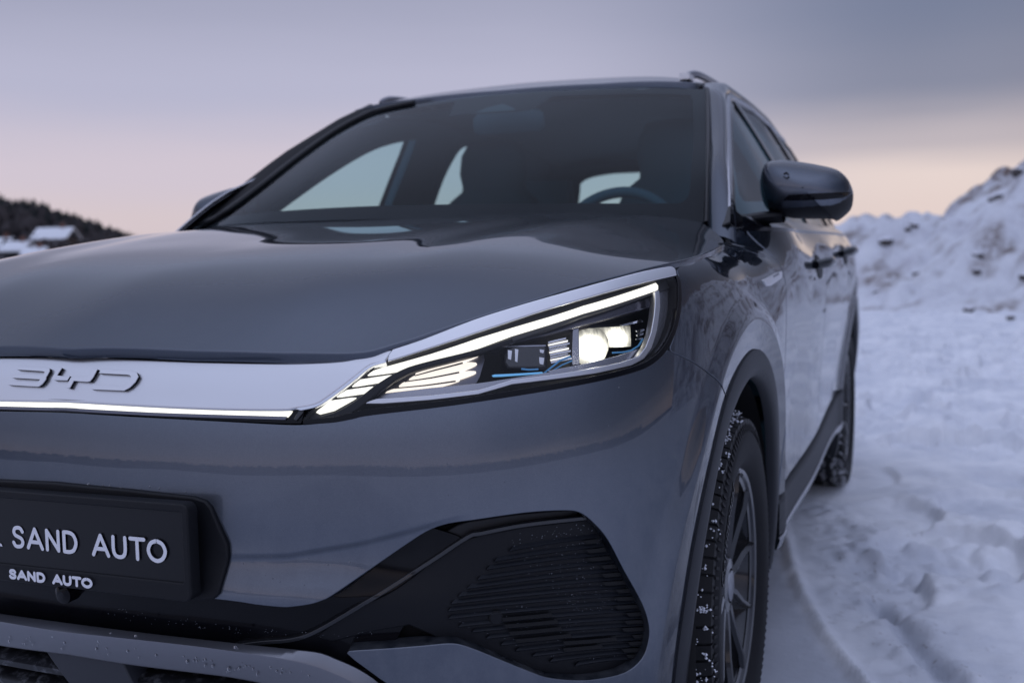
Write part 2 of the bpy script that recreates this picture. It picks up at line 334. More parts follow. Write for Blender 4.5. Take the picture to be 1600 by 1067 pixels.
MAT['plinth'] = principled('slate_grey_plastic', (.035,.037,.045), .45)[0]
def emitter(name, col, power, base=(.8,.8,.8)):
    m, p, s = principled(name, base, .3); p.inputs['Emission Color'].default_value = (*col, 1); p.inputs['Emission Strength'].default_value = power
    return m
MAT['drl'] = emitter('daylight_lamp_white', (1., .98, .87), 1.35, (.3,.3,.3))
MAT['fan'] = emitter('daylight_lamp_fan', (1., .91, .80), 1.12, (.3,.3,.3))
MAT['beam'] = emitter('dipped_beam', (1., .98, .86), 26.)
MAT['beam3'] = emitter('dipped_beam_spread', (1., .97, .84), 1.1)
def glow(name, centre, core_=.0140, wide=.0255, gain=1.):
    """lit lamp optic with its glare painted as emission: brightest at the emitter, streaked and falling off towards the rim of the lens"""
    m, p, s = principled(name, (.02,.02,.02), .12); n, L, ramp, M_, mix = s
    t = n('ShaderNodeTexCoord').outputs['Object']
    d = n('ShaderNodeVectorMath', operation='SUBTRACT', ins={0: t, 1: tuple(map(float, centre))}).outputs[0]
    r = n('ShaderNodeVectorMath', operation='LENGTH', ins={0: n('ShaderNodeVectorMath', operation='MULTIPLY', ins={0: d, 1: (.8,.8,1.)}).outputs[0]}).outputs['Value']
    z = n('ShaderNodeTexNoise', ins={'Vector': n('ShaderNodeMapping', ins={'Vector': t, 'Scale': (1, 1, .35)}).outputs[0], 'Scale': 150., 'Detail': 4.}).outputs[0]
    zz = n('ShaderNodeMapRange', ins={0: z, 1: .38, 2: .62, 3: .35, 4: 1.25}).outputs[0]
    core = M_('MULTIPLY', M_('POWER', 2.718, M_('MULTIPLY', M_('MULTIPLY', r, r), -1/core_**2)), 9.*gain)
    rim = M_('MULTIPLY', M_('POWER', 2.718, M_('MULTIPLY', M_('MULTIPLY', r, r), -1/wide**2)), M_('MULTIPLY', zz, 1.3*gain))
    p.inputs['Emission Color'].default_value = (1., .97, .83, 1)
    L.new(M_('ADD', core, rim), p.inputs['Emission Strength']); return m
MAT['blue'] = emitter('blue_light_guide', (.20, .58, 1.), .55, (.05,.2,.5))
MAT['fin_glow'] = emitter('self_glowing_fin', (1., .97, .88), .8)  # emission paints the beam's light onto reflector fins
MAT['blue_dim'] = emitter('blue_trim_glow', (.16, .5, .9), .16, (.05,.2,.45))
MAT['ash2'] = principled('brushed_lamp_bezel', (.45,.45,.48), .25, .8, .3)[0]
MAT['bed'] = principled('matt_lamp_bed', (.035,.035,.038), .55)[0]
MAT['shelf'] = principled('dark_lamp_shelf', (.10,.095,.115), .22, .6, .5)[0]
MAT['lens_dark'] = principled('smoky_lens', (.02,.022,.022), .06, 0, 1.)[0]
MAT['skid'] = principled('painted_skid_grey', (.22,.225,.25), .34, .7, .5)[0]
MAT['cap'] = principled('brushed_cap', (.28,.29,.32), .3, .9)[0]
MAT['letter'] = principled('raised_rubber', (.003,.003,.004), .35)[0]
m, p, s = principled('splashed_black_plastic', (.012,.012,.014), .35); n, L, ramp, M_, mix = s
t = n('ShaderNodeTexCoord').outputs['Object']; z = n('ShaderNodeTexNoise', ins={'Vector': t, 'Scale': 60., 'Detail': 6., 'Roughness': .7})
L.new(ramp(z.outputs[0], [(.52, (.010,.010,.012)), (.72, (.16,.165,.18))], 'LINEAR'), p.inputs['Base Color']); MAT['dirty_black'] = m
def clear(name, tint, ior=1.5, rough=0., boost=1.):
    """thin clear pane: what passes is tinted, what reflects follows Fresnel"""
    m = bpy.data.materials.new(name); m.use_nodes = True; n, L, ramp, M_, mix = nodes(m.node_tree)
    ge = n('ShaderNodeNewGeometry'); c = M_('ABSOLUTE', n('ShaderNodeVectorMath', operation='DOT_PRODUCT', ins={0: ge.outputs['Incoming'], 1: ge.outputs['Normal']}).outputs['Value'])
    f0 = ((ior-1)/(ior+1))**2; f = M_('MULTIPLY_ADD', M_('POWER', M_('SUBTRACT', 1., c), 5.), (1-f0)*boost, f0*boost)   # Schlick, the same from both faces
    tr = n('ShaderNodeBsdfTransparent', ins={0: (*tint, 1)}); gl = n('ShaderNodeBsdfGlossy', ins={'Roughness': rough})
    x = n('ShaderNodeMixShader', ins={0: f, 1: tr.outputs[0], 2: gl.outputs[0]}); o = n('ShaderNodeOutputMaterial'); L.new(x.outputs[0], o.inputs[0])
    return m
MAT['screen'] = clear('green_tinted_windscreen', (.58,.75,.78), 1.5, 0., .52)
MAT['window'] = clear('tinted_side_glass', (.72,.87,.88), 1.5, 0., .8)
MAT['lens'] = clear('clear_lamp_lens', (.93,.93,.94), 1.45, 0., .8)
# ------------------------------------------------------------------ mesh helpers
def link(name, me, mat, parent=None):
    o = bpy.data.objects.new(name, me); COL.objects.link(o)
    if mat is not None: me.materials.append(MAT[mat] if isinstance(mat, str) else mat)
    o.parent = parent
    return o
def mk(name, V, F, mat, parent=None, normals=None, smooth=True, sharp=None):
    me = bpy.data.meshes.new(name); me.from_pydata([tuple(map(float, v)) for v in V], [], [tuple(map(int, f)) for f in F]); me.update()
    if smooth: me.shade_smooth()
    if sharp is not None:
        me.set_sharp_from_angle(angle=math.radians(sharp))
    if normals is not None: me.normals_split_custom_set_from_vertices([tuple(map(float, v)) for v in normals])
    return link(name, me, mat, parent)
class MB:
    """collects primitive shapes into one mesh"""
    def __init__(s): s.V = []; s.F = []
    def add(s, V, F):
        k = len(s.V); s.V += [tuple(v) for v in V]; s.F += [tuple(i+k for i in f) for f in F]; return s
    def box(s, c, size, rot=None, taper=1.):
        V = []
        for z in (-1, 1):
            for y in (-1, 1):
                for x in (-1, 1):
                    q = np.array([x*size[0]/2, y*size[1]/2, z*size[2]/2])*([taper, taper, 1] if z > 0 else [1, 1, 1])
                    if rot is not None: q = np.array(rot)@q
                    V.append(np.array(c)+q)
        return s.add(V, [(0,2,3,1),(4,5,7,6),(0,1,5,4),(2,6,7,3),(0,4,6,2),(1,3,7,5)])
    def tube(s, pts, r, k=10, closed=False, sx=1.):
        P = np.asarray(pts, float); m = len(P); rr = np.full(m, r, float) if np.size(r) == 1 else np.asarray(r, float)
        V = []; up = np.array([0, 0, 1.])
        for i in range(m):
            a = P[(i+1) % m] if (closed or i < m-1) else P[i]; b = P[i-1] if (closed or i > 0) else P[i]
            t = a-b; t /= np.linalg.norm(t)+1e-12
            u = up if abs(t@up) < .95 else np.array([1., 0, 0]); e1 = np.cross(t, u); e1 /= np.linalg.norm(e1); e2 = np.cross(e1, t)
            for j in range(k):
                q = 2*math.pi*j/k; V.append(P[i]+rr[i]*(math.cos(q)*e1*sx+math.sin(q)*e2))
        F = []
        for i in range(m if closed else m-1):
            for j in range(k): F.append((i*k+j, i*k+(j+1) % k, ((i+1) % m)*k+(j+1) % k, ((i+1) % m)*k+j))
        if not closed: F += [tuple(range(k))[::-1], tuple((m-1)*k+j for j in range(k))]
        return s.add(V, F)
    def lathe(s, prof, c, ax=0, k=96, a0=0., a1=2*math.pi):
        """prof: (along, radius); around the axis ax through c"""
        full = abs(a1-a0-2*math.pi) < 1e-6; V = []; m = len(prof); kk = k if full else k+1
        for j in range(kk):
            q = a0+(a1-a0)*j/k
            for x, r in prof:
                v = [0, 0, 0]; v[ax] = x; v[(ax+1) % 3] = r*math.cos(q); v[(ax+2) % 3] = r*math.sin(q); V.append(np.array(v)+c)
        F = []
        for j in range(k):
            for i in range(m-1):
                a, b = j*m+i, ((j+1) % kk)*m+i; F.append((a, b, b+1, a+1))
        return s.add(V, F)
    def build(s, name, mat, parent=None, smooth=True, sharp=35.):
        return mk(name, s.V, s.F, mat, parent, smooth=smooth, sharp=sharp if smooth else None)
def resample(surf, uv, hb):
    out = []
    P = surf(uv)
    for i in range(len(uv)):
        a, b = uv[i], uv[(i+1) % len(uv)]; d = np.linalg.norm(P[(i+1) % len(uv)]-P[i]); k = max(1, int(math.ceil(d/hb)))
        for j in range(k): out.append(a+(b-a)*j/k)
    return np.array(out)
def panel(name, surf, outline, mat, parent=None, holes=(), h=.014, hb=.008, flange=.012, r=.0022, rings=None):

    """a trimmed piece of a body surface with rounded, returned edges"""
    loops = []
    for lp, hole in [(outline, False)]+[(q, True) for q in holes]:
        lp = np.asarray(lp, float); lp = lp[np.linalg.norm(lp-np.roll(lp, 1, 0), axis=1) > 2e-5]; A = .5*np.sum(lp[:, 0]*np.roll(lp[:, 1], -1)-np.roll(lp[:, 0], -1)*lp[:, 1])
        if (A < 0) != hole: lp = lp[::-1]
        loops.append(resample(surf, lp, hb))
    big = loops[0]; lo, hi = big.min(0), big.max(0)
    gx = np.arange(lo[0]+h*.37, hi[0], h); gy = np.arange(lo[1]+h*.41, hi[1], h)
    if len(gx) and len(gy):
        a, b = np.meshgrid(gx, gy, indexing='ij'); a = a+(np.arange(len(gy)) % 2)[None]*h*.5*0
        q = np.c_[a.ravel(), b.ravel()]; q = q[inside(q, big)]
        for lp in loops[1:]: q = q[~inside(q, lp)]
        if len(q):
            dd = np.min([edge_dist(q, lp) for lp in loops], 0); q = q[dd > h*.45]
    else: q = np.zeros((0, 2))
    if rings is not None:                       # extra rows of points that follow the wheel-arch lip
        ex = []
        for yc in (0., 2.72):
            for R_ in (.4765, .490, .505, .518, .525, .5295, .5345, .540, .548, .558, .570, .584):
                for a_ in np.linspace(-1.75, 1.75, 330): ex.append((rings(yc+R_*math.sin(a_)), .334+R_*math.cos(a_), ))
        ex = np.array(ex); ex = ex[inside(ex, big)]
        ex = ex[edge_dist(ex, big) > .0035] if len(ex) else ex
        rr = np.min([np.hypot(np.interp(q[:, 0], RU, RY)-yc, q[:, 1]-.334) for yc in (0., 2.72)], 0)
        q = np.concatenate([q[(rr > .588) | (q[:, 0] < .9)], ex[ex[:, 0] > 0]])
        fu = np.linspace(.17, .69, 150); fo = np.array([(sg*u, FOLD(u)+o_) for sg in (1, -1) for u in fu for o_ in (-.017, -.012, -.0085, -.005, -.0015, .002, .006)])   # and rows along the fold
        fo = fo[inside(fo, big)]; fo = fo[edge_dist(fo, big) > .004] if len(fo) else fo
        if len(fo): q = np.concatenate([q[(np.abs(q[:, 1]-FOLD(np.abs(q[:, 0]))+.005) > .018) | (np.abs(q[:, 0]) > .70) | (np.abs(q[:, 0]) < .16)], fo])
    pts = np.concatenate(loops+[q]); edges = []; k = 0
    for lp in loops:
        m = len(lp); edges += [(k+i, k+(i+1) % m) for i in range(m)]; k += m
    vo, eo, fo, ov, oe, of = delaunay_2d_cdt([Vector(map(float, p)) for p in pts], edges, [], 0, 1e-7, True)
    uv = np.array([(v[0], v[1]) for v in vo]); F = np.array([f for f in fo if len(f) == 3])
    cen = uv[F].mean(1); keep = inside(cen, big)
    for lp in loops[1:]: keep &= ~inside(cen, lp)
    F = F[keep]
    V = surf(uv); Nn = surf.normal(uv)
    # orient to the normal
    fn = np.cross(V[F[:, 1]]-V[F[:, 0]], V[F[:, 2]]-V[F[:, 0]]); fl = (fn*Nn[F[:, 0]]).sum(1) < 0; F[fl] = F[fl][:, ::-1]
    V = [v for v in V]; NN = [v for v in Nn]; F = [tuple(f) for f in F]
    if flange:
        back_of = {}
        for i, o_ in enumerate(ov):
            for j in o_: back_of[j] = i
        k = 0
        for lp in loops:
            m = len(lp); ids = [back_of.get(k+i) for i in range(m)]; k += m
            ids = [i for i in ids if i is not None]; m = len(ids)
            P = np.array([V[i] for i in ids]); Nl = np.array([NN[i] for i in ids])
            T = np.roll(P, -1, 0)-np.roll(P, 1, 0); T /= np.linalg.norm(T, axis=1)[:, None]+1e-12
            O = np.cross(T, Nl); O /= np.linalg.norm(O, axis=1)[:, None]+1e-12
            ctr = P.mean(0)
            # outward must leave the panel: test a step in uv
            g = 0.
            for i_ in range(0, m, max(1, m//24)):
                e = 1e-3; du = (surf(uv[ids[i_]][None]+[e, 0])-surf(uv[ids[i_]][None]-[e, 0]))[0]/(2*e); dv = (surf(uv[ids[i_]][None]+[0, e])-surf(uv[ids[i_]][None]-[0, e]))[0]/(2*e)
                Q, *_r = np.linalg.lstsq(np.c_[du, dv], O[i_], rcond=None)
                t_ = uv[ids[i_]]+Q*.0015
                ins = inside(t_[None], big)[0] and not any(inside(t_[None], l2)[0] for l2 in loops[1:]); g += -1 if ins else 1
            if g < 0: O = -O
            rows = [ids]
            for (a_, b_, c_, d_) in ((.38, .08, .9, .4), (.71, .29, .7, .7), (.92, .62, .4, .9), (1., 1., .15, 1.), (1., flange/r if r else 1, 0., 1.)):
                base = len(V); V += list(P+O*r*a_-Nl*r*b_); nn = Nl*c_+O*d_; NN += list(nn/np.linalg.norm(nn, axis=1)[:, None]); rows.append([base+i for i in range(m)])
            for ra, rb in zip(rows, rows[1:]):
                for i in range(m):
                    f = (ra[i], ra[(i+1) % m], rb[(i+1) % m], rb[i])
                    p0, p1, p2 = (np.array(V[x]) for x in f[:3]); nf = np.cross(p1-p0, np.array(V[f[3]])-p0)
                    if nf@np.array(NN[f[3]])+nf@np.array(NN[f[0]]) < 0: f = f[::-1]
                    F.append(f)
    return mk(name, V, F, mat, parent, normals=NN)
RU = np.linspace(.55, PLAN.t[-1], 2000); RY = PLAN(RU)[:, 1]
def symm(half):
    """half outline running from the centre line to the centre line -> whole outline"""
    half = np.asarray(half, float); half = half.copy(); half[0, 0] = half[-1, 0] = 0
    return np.concatenate([half, half[-2:0:-1]*[-1, 1]])
def both(o, parent=None):
    """the mirrored twin of a part, with its sub-parts"""
    c = o.copy(); COL.objects.link(c); c.scale.x = -1; c.parent = parent or o.parent
    for ch in list(o.children):
        d = ch.copy(); COL.objects.link(d); d.parent = c
    return c
def pxs(surf, X, Y, s, pts, k=0, closed=False):
    """surface coordinates of points read in an enlarged crop of the photograph"""
    P = np.asarray(pts, float)/s+[X, Y]
    if k: P = sm(P, k, closed)
    return surf.px(P)
# ------------------------------------------------------------------ the car
car = bpy.data.objects.new('parked_car', None); COL.objects.link(car)
car['label'] = 'grey electric crossover car with lit headlight and front light strip standing on snow'; car['category'] = 'car'
def uvp(*pts): return np.array(pts, float)
def arcz(yc, R, z0, z1, n=28, front=True):
    """wheel-arch arc on the belt between two heights on one side of the wheel (over the top when z1 is None)"""
    a0 = math.acos(np.clip((z0-.334)/R, -1, 1)); a1 = math.acos(np.clip((z1-.334)/R, -1, 1))
    s = -1 if front else 1
    return uvp(*[(u_y(yc+s*R*math.sin(a)), .334+R*math.cos(a)) for a in np.linspace(a0, a1, n)])
def bucket(name, surf, uv, depth, mat, parent):
    """open tray behind an outline: side walls and back"""
    uv = resample(surf, np.asarray(uv), .012); bk = surf.off(-depth)
    A = surf(uv); B = bk(uv); m = len(uv)
    V = list(A)+list(B); F = [(i, (i+1) % m, m+(i+1) % m, m+i) for i in range(m)]
    o = mk(name, V, F, mat, parent)
    p = panel(name, bk, uv, mat, parent, flange=0, h=.02, hb=.02)
    bm = bmesh.new(); bm.from_mesh(o.data); bm.from_mesh(p.data); me = o.data; bm.to_mesh(me); bm.free()
    bpy.data.objects.remove(p); me.update(); return o
def loft(name, rows, mat, parent, closed=False, sharp=30, flip=False):
    m = len(rows[0]); V = np.concatenate(rows); F = []
    for i in range(len(rows)-1):
        for j in range(m if closed else m-1):
            f = (i*m+j, i*m+(j+1) % m, (i+1)*m+(j+1) % m, (i+1)*m+j); F.append(f[::-1] if flip else f)
    return mk(name, V, F, mat, parent, sharp=sharp)
def line(surf, pts, k=6, n=None):
    q = surf.px(sm(pts, k) if k else pts)
    if n:
        t = np.concatenate([[0], np.cumsum(np.linalg.norm(np.diff(q, axis=0), axis=1))]); s_ = np.linspace(0, t[-1], n); q = np.c_[np.interp(s_, t, q[:, 0]), np.interp(s_, t, q[:, 1])]
    return q
# --- bonnet
_h = HOOD.px(HOOD_PX[1:])
_corner = HOOD.px([(1131,381.5),(1128,374),(1118,363)])
_half = np.concatenate([[(0, _h[0][1])], sm(_h, 4), _corner, [(.725,.425),(.60,.345),(.37,.268),(0,.232)]])
hood_o = panel('bonnet', HOOD, symm(_half), 'paint', car, h=.016, hb=.01, r=.0028, flange=.02)
panel('bonnet_liner', HOOD.off(-.045), symm(np.array([(0,-.76),(.3,-.745),(.5,-.66),(.66,-.5),(.75,-.35),(.76,-.1),(.70,.2),(.55,.26),(0,.2)])), 'dark', car, flange=0, h=.05, hb=.05)
# --- front bumper skin
_top = BELT.px(sm([(113,646.5),(200,652),(350,660),(444,665),(478,664.5),(520,659),(548,653),(580,645),(700,631),(820,613),(920,596),(980,582),(1014,570),(1034,556),(1044,548)], 4))
_seam = BELT.px(sm([(1045,548),(1060,556),(1085,569),(1110,587),(1124,600),(1133,618)], 3))
_arc = arcz(0, .472, .742, .33)
_low = uvp((u_y(-.478),.318),(u_y(-.53),.285),(u_x(.77),.25),(u_x(.70),.235),(u_x(.62),.232))
_tip = BELT.px([(640,1092),(606,1067),(595,1060),(554,1030),(543,1020),(546,1018.5),(557,1017.5),(692,1007)])
_fog = BELT.px(sm([(692,1007),(715,1007.5),(745,1017),(782,1032),(827,1050),(857,1060),(895,1064),(932,1062.5),(977,1052),(1004,1030),(1015,1000),(1015,974),(1004,940),(977,891),(951,842),(929,816),(906,799),(876,796),(820,799.5),(745,810),(700,817),(668,828),(640,845),(580,886),(520,927),(503,936),(485,942),(460,946),(440,947),(400,943),(352,936),(200,921),(62,909)], 4))
bump = panel('front_bumper', BELT, symm(np.concatenate([_top, _seam[1:], _arc[1:], _low, _tip[:-1], _fog])), 'paint', car, h=.013, hb=.008, r=.0016, flange=.03, rings=u_y)
panel('crash_liner', BELT.off(-.11), symm(uvp((0,.86),(.4,.86),(.75,.93),(u_y(-.42),.9),(u_y(-.42),.2),(0,.2))), 'dark', car, flange=0, h=.05, hb=.05)
# --- wing
_wt = BELT.px([(1058,422),(1070,409),(1090,402),(1112,395),(1127,389),(1134,383.5),(1134,378),(1131,371),(1120,360)])
_wg = uvp((u_y(.40),1.062),(u_y(.452),1.058),(u_y(.466),1.0),(u_y(.462),.95),(u_y(.466),.7),(u_y(.463),.50))
_wa = np.concatenate([arcz(0, .472, .44, .806, 30, False), arcz(0, .472, .806, .746, 10)[1:]])
_ws = BELT.px(sm([(1135,617),(1126,598),(1112,585),(1087,567),(1062,554),(1048,546),(1053,530),(1061,500),(1063.5,480),(1064,446),(1060,428),(1058,422)], 3))
wing = panel('front_wing', BELT, np.concatenate([_wt, _wg, _wa, _ws]), 'paint', car, h=.014, hb=.008, r=.0014, flange=.02, rings=u_y)
both(wing)
# --- doors
FD = sm([(.474,1.046),(.474,1.0),(.470,.95),(.474,.7),(.478,.418)], 4)
RG = sm([(1.36,.432),(1.345,.7),(1.36,.88),(1.42,.99),(1.49,1.056)], 4)
UY = lambda a: np.array([(u_y(y), z) for y, z in a])
fdoor = panel('front_door', BELT, UY(np.concatenate([FD, RG])), 'paint', car, h=.02, hb=.012, r=.003, flange=.02, rings=u_y)
RE = sm([(2.13,.47),(2.15,.56),(2.19,.66),(2.27,.77),(2.33,.88),(2.36,1.0),(2.36,1.072)], 4)
rdoor = panel('rear_door', BELT, UY(np.concatenate([RG[::-1]+[.007, 0], RE])), 'paint', car, h=.02, hb=.012, r=.003, flange=.02, rings=u_y)
quarter = panel('rear_quarter', BELT, np.concatenate([UY(RE[::-1]+[.007, 0]), arcz(2.72, .472, .47, .806, 30), arcz(2.72, .472, .806, .33, 40, False)[1:], [(u_y(3.25),.28),(PLAN.t[-1]-2.56*0,.28),(PLAN.t[-1],1.08),(u_y(3.2),1.078)]]), 'paint', car, h=.035, hb=.02, flange=.015, rings=u_y)
MAT['handle'] = principled('dark_handle', (.012,.016,.022), .3, .2, .4)[0]
# --- handles: a cup in the skin and a bar over it
def handle(door, y, z):
    b = MB(); u0 = u_y(y)
    P = lambda du, dz, off: BELT.off(off)(np.array([[u0+du, z+dz]]))[0]
    b.tube([P(-.10, .0, .004), P(-.085, .0, .026), P(-.03, .001, .034), P(.04, .001, .034), P(.085, 0, .028), P(.105, 0, .006)], [.012,.015,.016,.016,.015,.012], 12)
    return b.build('door_handle', 'handle', door, sharp=60)
MAT['paint_dark'] = principled('grey_metallic_trim', (.07,.075,.09), .3, .8, 1.)[0]
for d, y, z in ((fdoor, 1.20, .958), (rdoor, 2.10, .990)):
    hd = handle(d, y, z)
    cup = panel('handle_cup', BELT.off(.0015), np.array([(u_y(y)+.085*math.cos(a), z-.006+.036*math.sin(a)) for a in np.linspace(0, 2*math.pi, 28)[:-1]]), 'black', d, flange=0)
both(fdoor); both(rdoor); both(quarter)
# --- sill cladding, silver sill strip
_ys = np.linspace(.46, 2.26, 40)
def sillrow(f, off): return BELT.off(off)(np.array([(u_y(y), f((y-.46)/1.8)) for y in _ys]))
sill = loft('sill_cladding', [sillrow(lambda t: .41+.06*t**3, -.012), sillrow(lambda t: .405+.06*t**3, .003), sillrow(lambda t: .40+.06*t**3, .007), sillrow(lambda t: .325+.02*t, .012), sillrow(lambda t: .318+.02*t, .004)], 'cladding', car)
strip = loft('sill_strip', [sillrow(lambda t: .319+.02*t, -.01), sillrow(lambda t: .319+.02*t, .012), sillrow(lambda t: .314+.02*t, .015), sillrow(lambda t: .290+.02*t, .010), sillrow(lambda t: .284+.02*t, -.02)], 'skid', car)
under = loft('underbody', [sillrow(lambda t: .29, -.02), sillrow(lambda t: .21, -.05), sillrow(lambda t: .18, -.2), np.array([(0, y, .18) for y in _ys])], 'dark', car)
for o in (sill, strip, under): both(o)
# --- wheel-arch cladding and wheel wells
def arch(yc):
    A = np.linspace(math.radians(-108), math.radians(101), 72)
    def row(R, off, dx=0.):
        q = BELT.off(off)(np.array([(u_y(yc+R*math.sin(a)), max(.334+R*math.cos(a), .14)) for a in A])); q[:, 0] -= dx; return q
    cl = loft('arch_cladding', [row(.472, -.02), row(.472, .003), row(.467, .005), row(.44, .005), row(.422, .001), row(.416, -.006), row(.414, -.012, .008)], 'cladding', car, sharp=50)
    A2 = np.linspace(math.radians(-105), math.radians(100), 60)
    rows = [np.array([(x, yc+R*math.sin(a), .334+R*math.cos(a)) for a in A2]) for x, R in ((.885,.41),(.86,.418),(.7,.425),(.55,.42),(.54,.05))]
    well = loft('wheel_well', rows, 'dark', car)
    both(cl); both(well)
arch(0.); arch(2.72)
# --- screen, its black print, side glass
_so = SCREEN.px([(312,357),(420,347.5),(560,343.5),(700,341.5),(900,342),(1103,346.5),(1105,300),(1106,230),(1105,160),(1103,139),(1000,137.5),(900,140),(830,143.5),(760,148),(700,155.5),(650,163),(600,173.5),(570,184),(520,211),(460,254),(400,301),(350,337)])
screen = panel('windscreen', SCREEN, _so, 'screen', car, flange=0, h=.03, hb=.02)
_si = SCREEN.off(-.004).px(sm([(352,339),(440,330),(560,323),(700,319.5),(860,318),(1000,318),(1055,317.5),(1068,314),(1076,304),(1079,285)], 4))
_si2 = SCREEN.off(-.004).px(sm([(1083,230),(1083.5,190),(1082,158),(1078,150),(1066,148.5),(1000,147),(900,149),(868,150)], 4))
_si3 = SCREEN.off(-.004).px([(862,152),(832,172),(810,175.5),(742,179.5),(735,177.5),(702,181.5),(711,159),(655,168),(610,177.5),(578,189),(520,220),(440,275),(380,319)])
panel('windscreen_border', SCREEN.off(-.004), _so, 'frit', car, holes=[np.concatenate([_si, _si2, _si3])], flange=0, h=.02, hb=.01)
panel('sensor_window', SCREEN.off(-.003), SCREEN.off(-.003).px([(742,177),(760,169),(785,162.5),(800,168),(806,172.5)]), 'liner', car, flange=0)
_a = SIDE.px(sm([(1149,335),(1146,250),(1145,190),(1146.5,164)], 4))
_glass = np.concatenate([_a, [(1.30,1.468),(1.55,1.502)], [(1.575,1.40),(1.59,1.25),(1.60,1.085)], [(1.2,1.08),(.8,1.076),(.5,1.074)]])
win = panel('front_side_window', SIDE.off(-.006), _glass, 'window', car, flange=0, h=.04, hb=.02)
_rg = uvp((1.70,1.088),(1.69,1.25),(1.675,1.40),(1.66,1.508),(2.,1.515),(2.4,1.508),(2.36,1.3),(2.34,1.095))
win2 = panel('rear_side_window', SIDE.off(-.006), _rg, 'window', car, flange=0, h=.04, hb=.02)
_qg = uvp((2.44,1.10),(2.46,1.3),(2.50,1.50),(2.75,1.475),(2.95,1.40),(3.1,1.27),(3.14,1.14))
win3 = panel('quarter_window', SIDE.off(-.006), _qg, 'window', car, flange=0, h=.04, hb=.02)
_big = np.concatenate([_a+[-.012, .012], [(1.30,1.482),(1.55,1.518),(2.,1.53),(2.4,1.522),(2.76,1.49),(2.97,1.41),(3.13,1.27),(3.17,1.12),(2.4,1.075),(1.6,1.066),(1.,1.06),(.44,1.058)]])
frame = panel('window_frame', SIDE, _big, 'gloss', car, holes=[_glass, _rg, _qg], flange=.006, r=.0015, h=.03, hb=.015)
_tr = SIDE.off(.003).px(sm([(1144,340),(1141.5,280),(1139.5,210),(1138.5,170),(1139.5,152)], 4))
_tr = np.concatenate([_tr, [(1.58,1.52),(2.,1.532),(2.4,1.525),(2.78,1.49)]])
trim = panel('window_trim', SIDE.off(.004), ribbon(_tr, .012), 'ash2', car, flange=.006, r=.002, h=.02, hb=.015)
beltseal = loft('window_seal', [BELT.off(-.002)(np.array([(u_y(y), 1.045+.012*sstep(y, .5, 2.6)) for y in np.linspace(.45, 3.1, 50)])), BELT.off(.004)(np.array([(u_y(y), 1.055+.012*sstep(y, .5, 2.6)) for y in np.linspace(.45, 3.1, 50)])), SIDE.off(.004)(np.array([(y, 1.082+.012*sstep(y, .5, 2.6)) for y in np.linspace(.45, 3.1, 50)])), SIDE.off(-.01)(np.array([(y, 1.084+.012*sstep(y, .5, 2.6)) for y in np.linspace(.45, 3.1, 50)]))], 'gloss', car)
for o in (win, win2, win3, frame, trim, beltseal): both(o).scale.x = -.965
# --- screen pillars and roof
def pillar(inner, outer, k=40, bulge=.02, mat='paint'):
    rows = []
    def rs(P):
        t = np.concatenate([[0], np.cumsum(np.linalg.norm(np.diff(P, axis=0), axis=1))]); s_ = np.linspace(0, t[-1], k); return np.stack([np.interp(s_, t, P[:, i]) for i in range(3)], -1)
    A, B = rs(inner), rs(outer); T = np.gradient((A+B)/2, axis=0); n_ = np.cross(B-A, T); n_ /= np.linalg.norm(n_, axis=1)[:, None]
    n_ *= np.sign((n_*[np.sign(A[len(A)//2, 0]), -.2, 1]).sum(1))[:, None]
    rows.append(A-n_*.02)
    for s_ in np.linspace(0, 1, 9): rows.append(A*(1-s_)+B*s_+n_*bulge*(4*s_*(1-s_))**.8)
    rows.append(B-n_*.02)
    return loft('screen_pillar', rows, mat, car, sharp=60)
_in = np.concatenate([SCREEN(SCREEN.px(sm([(1106,349),(1107,300),(1108,230),(1107.5,160),(1106,139)], 4))), ROOF(np.array([(.575,1.22),(.565,1.5),(.565,2.),(.56,2.5),(.55,2.9),(.53,3.15)]))])
_ou = np.concatenate([SIDE(SIDE.px(sm([(1141,347),(1137,280),(1135.5,210),(1134.5,170),(1135,150)], 4))), SIDE(np.array([(1.50,1.524),(1.8,1.538),(2.1,1.54),(2.5,1.53),(2.85,1.485),(3.1,1.42)]))])
ext = lambda P, l: np.concatenate([[P[0]-(P[3]-P[0])/np.linalg.norm(P[3]-P[0])*l], P])
pil = pillar(ext(_in, .07), ext(_ou, .07), k=70)
_inr = np.concatenate([[(-.80,.47,1.06)], SCREEN(SCREEN.px(sm([(311,357),(350,337),(400,301),(460,254),(520,211),(570,184),(600,173.5)], 3))), ROOF(np.array([(-.575,1.22),(-.565,1.5),(-.565,2.),(-.56,2.5),(-.55,2.9),(-.53,3.15)]))])
_our = np.concatenate([[(-.83,.47,1.06)], [ray_at(p, y, 1) for p, y in (((289,359),.60),((340,318),.70),((380,287),.78),((440,241),.90),((530,185.5),1.08),((578,163),1.20))], SIDE_R(np.array([(1.50,1.524),(1.8,1.538),(2.1,1.54),(2.5,1.53),(2.85,1.485),(3.1,1.42)]))])
pillar_r = pillar(_inr, _our, bulge=.006, mat='dull_black')
roof = panel('roof', ROOF, symm(np.array([(0,.992),(.31,1.008),(.575,1.115),(.575,1.22),(.57,1.5),(.57,2.),(.565,2.5),(.555,2.9),(.535,3.15),(0,3.2)])), 'paint', car, h=.04, hb=.025, r=.004, flange=.02)
panel('headlining', ROOF.off(-.05), symm(np.array([(0,1.03),(.4,1.06),(.545,1.17),(.555,2.),(.53,3.1),(0,3.15)])), 'interior', car, flange=0, h=.08, hb=.08)
_ss = SCREEN(SCREEN.px([(1104.5,348),(1105.5,300),(1106.5,230),(1106,160),(1104.5,139)]))
seal = MB().tube(sm(_ss, 5), .006, 8).build('screen_seal', 'rubber', car)
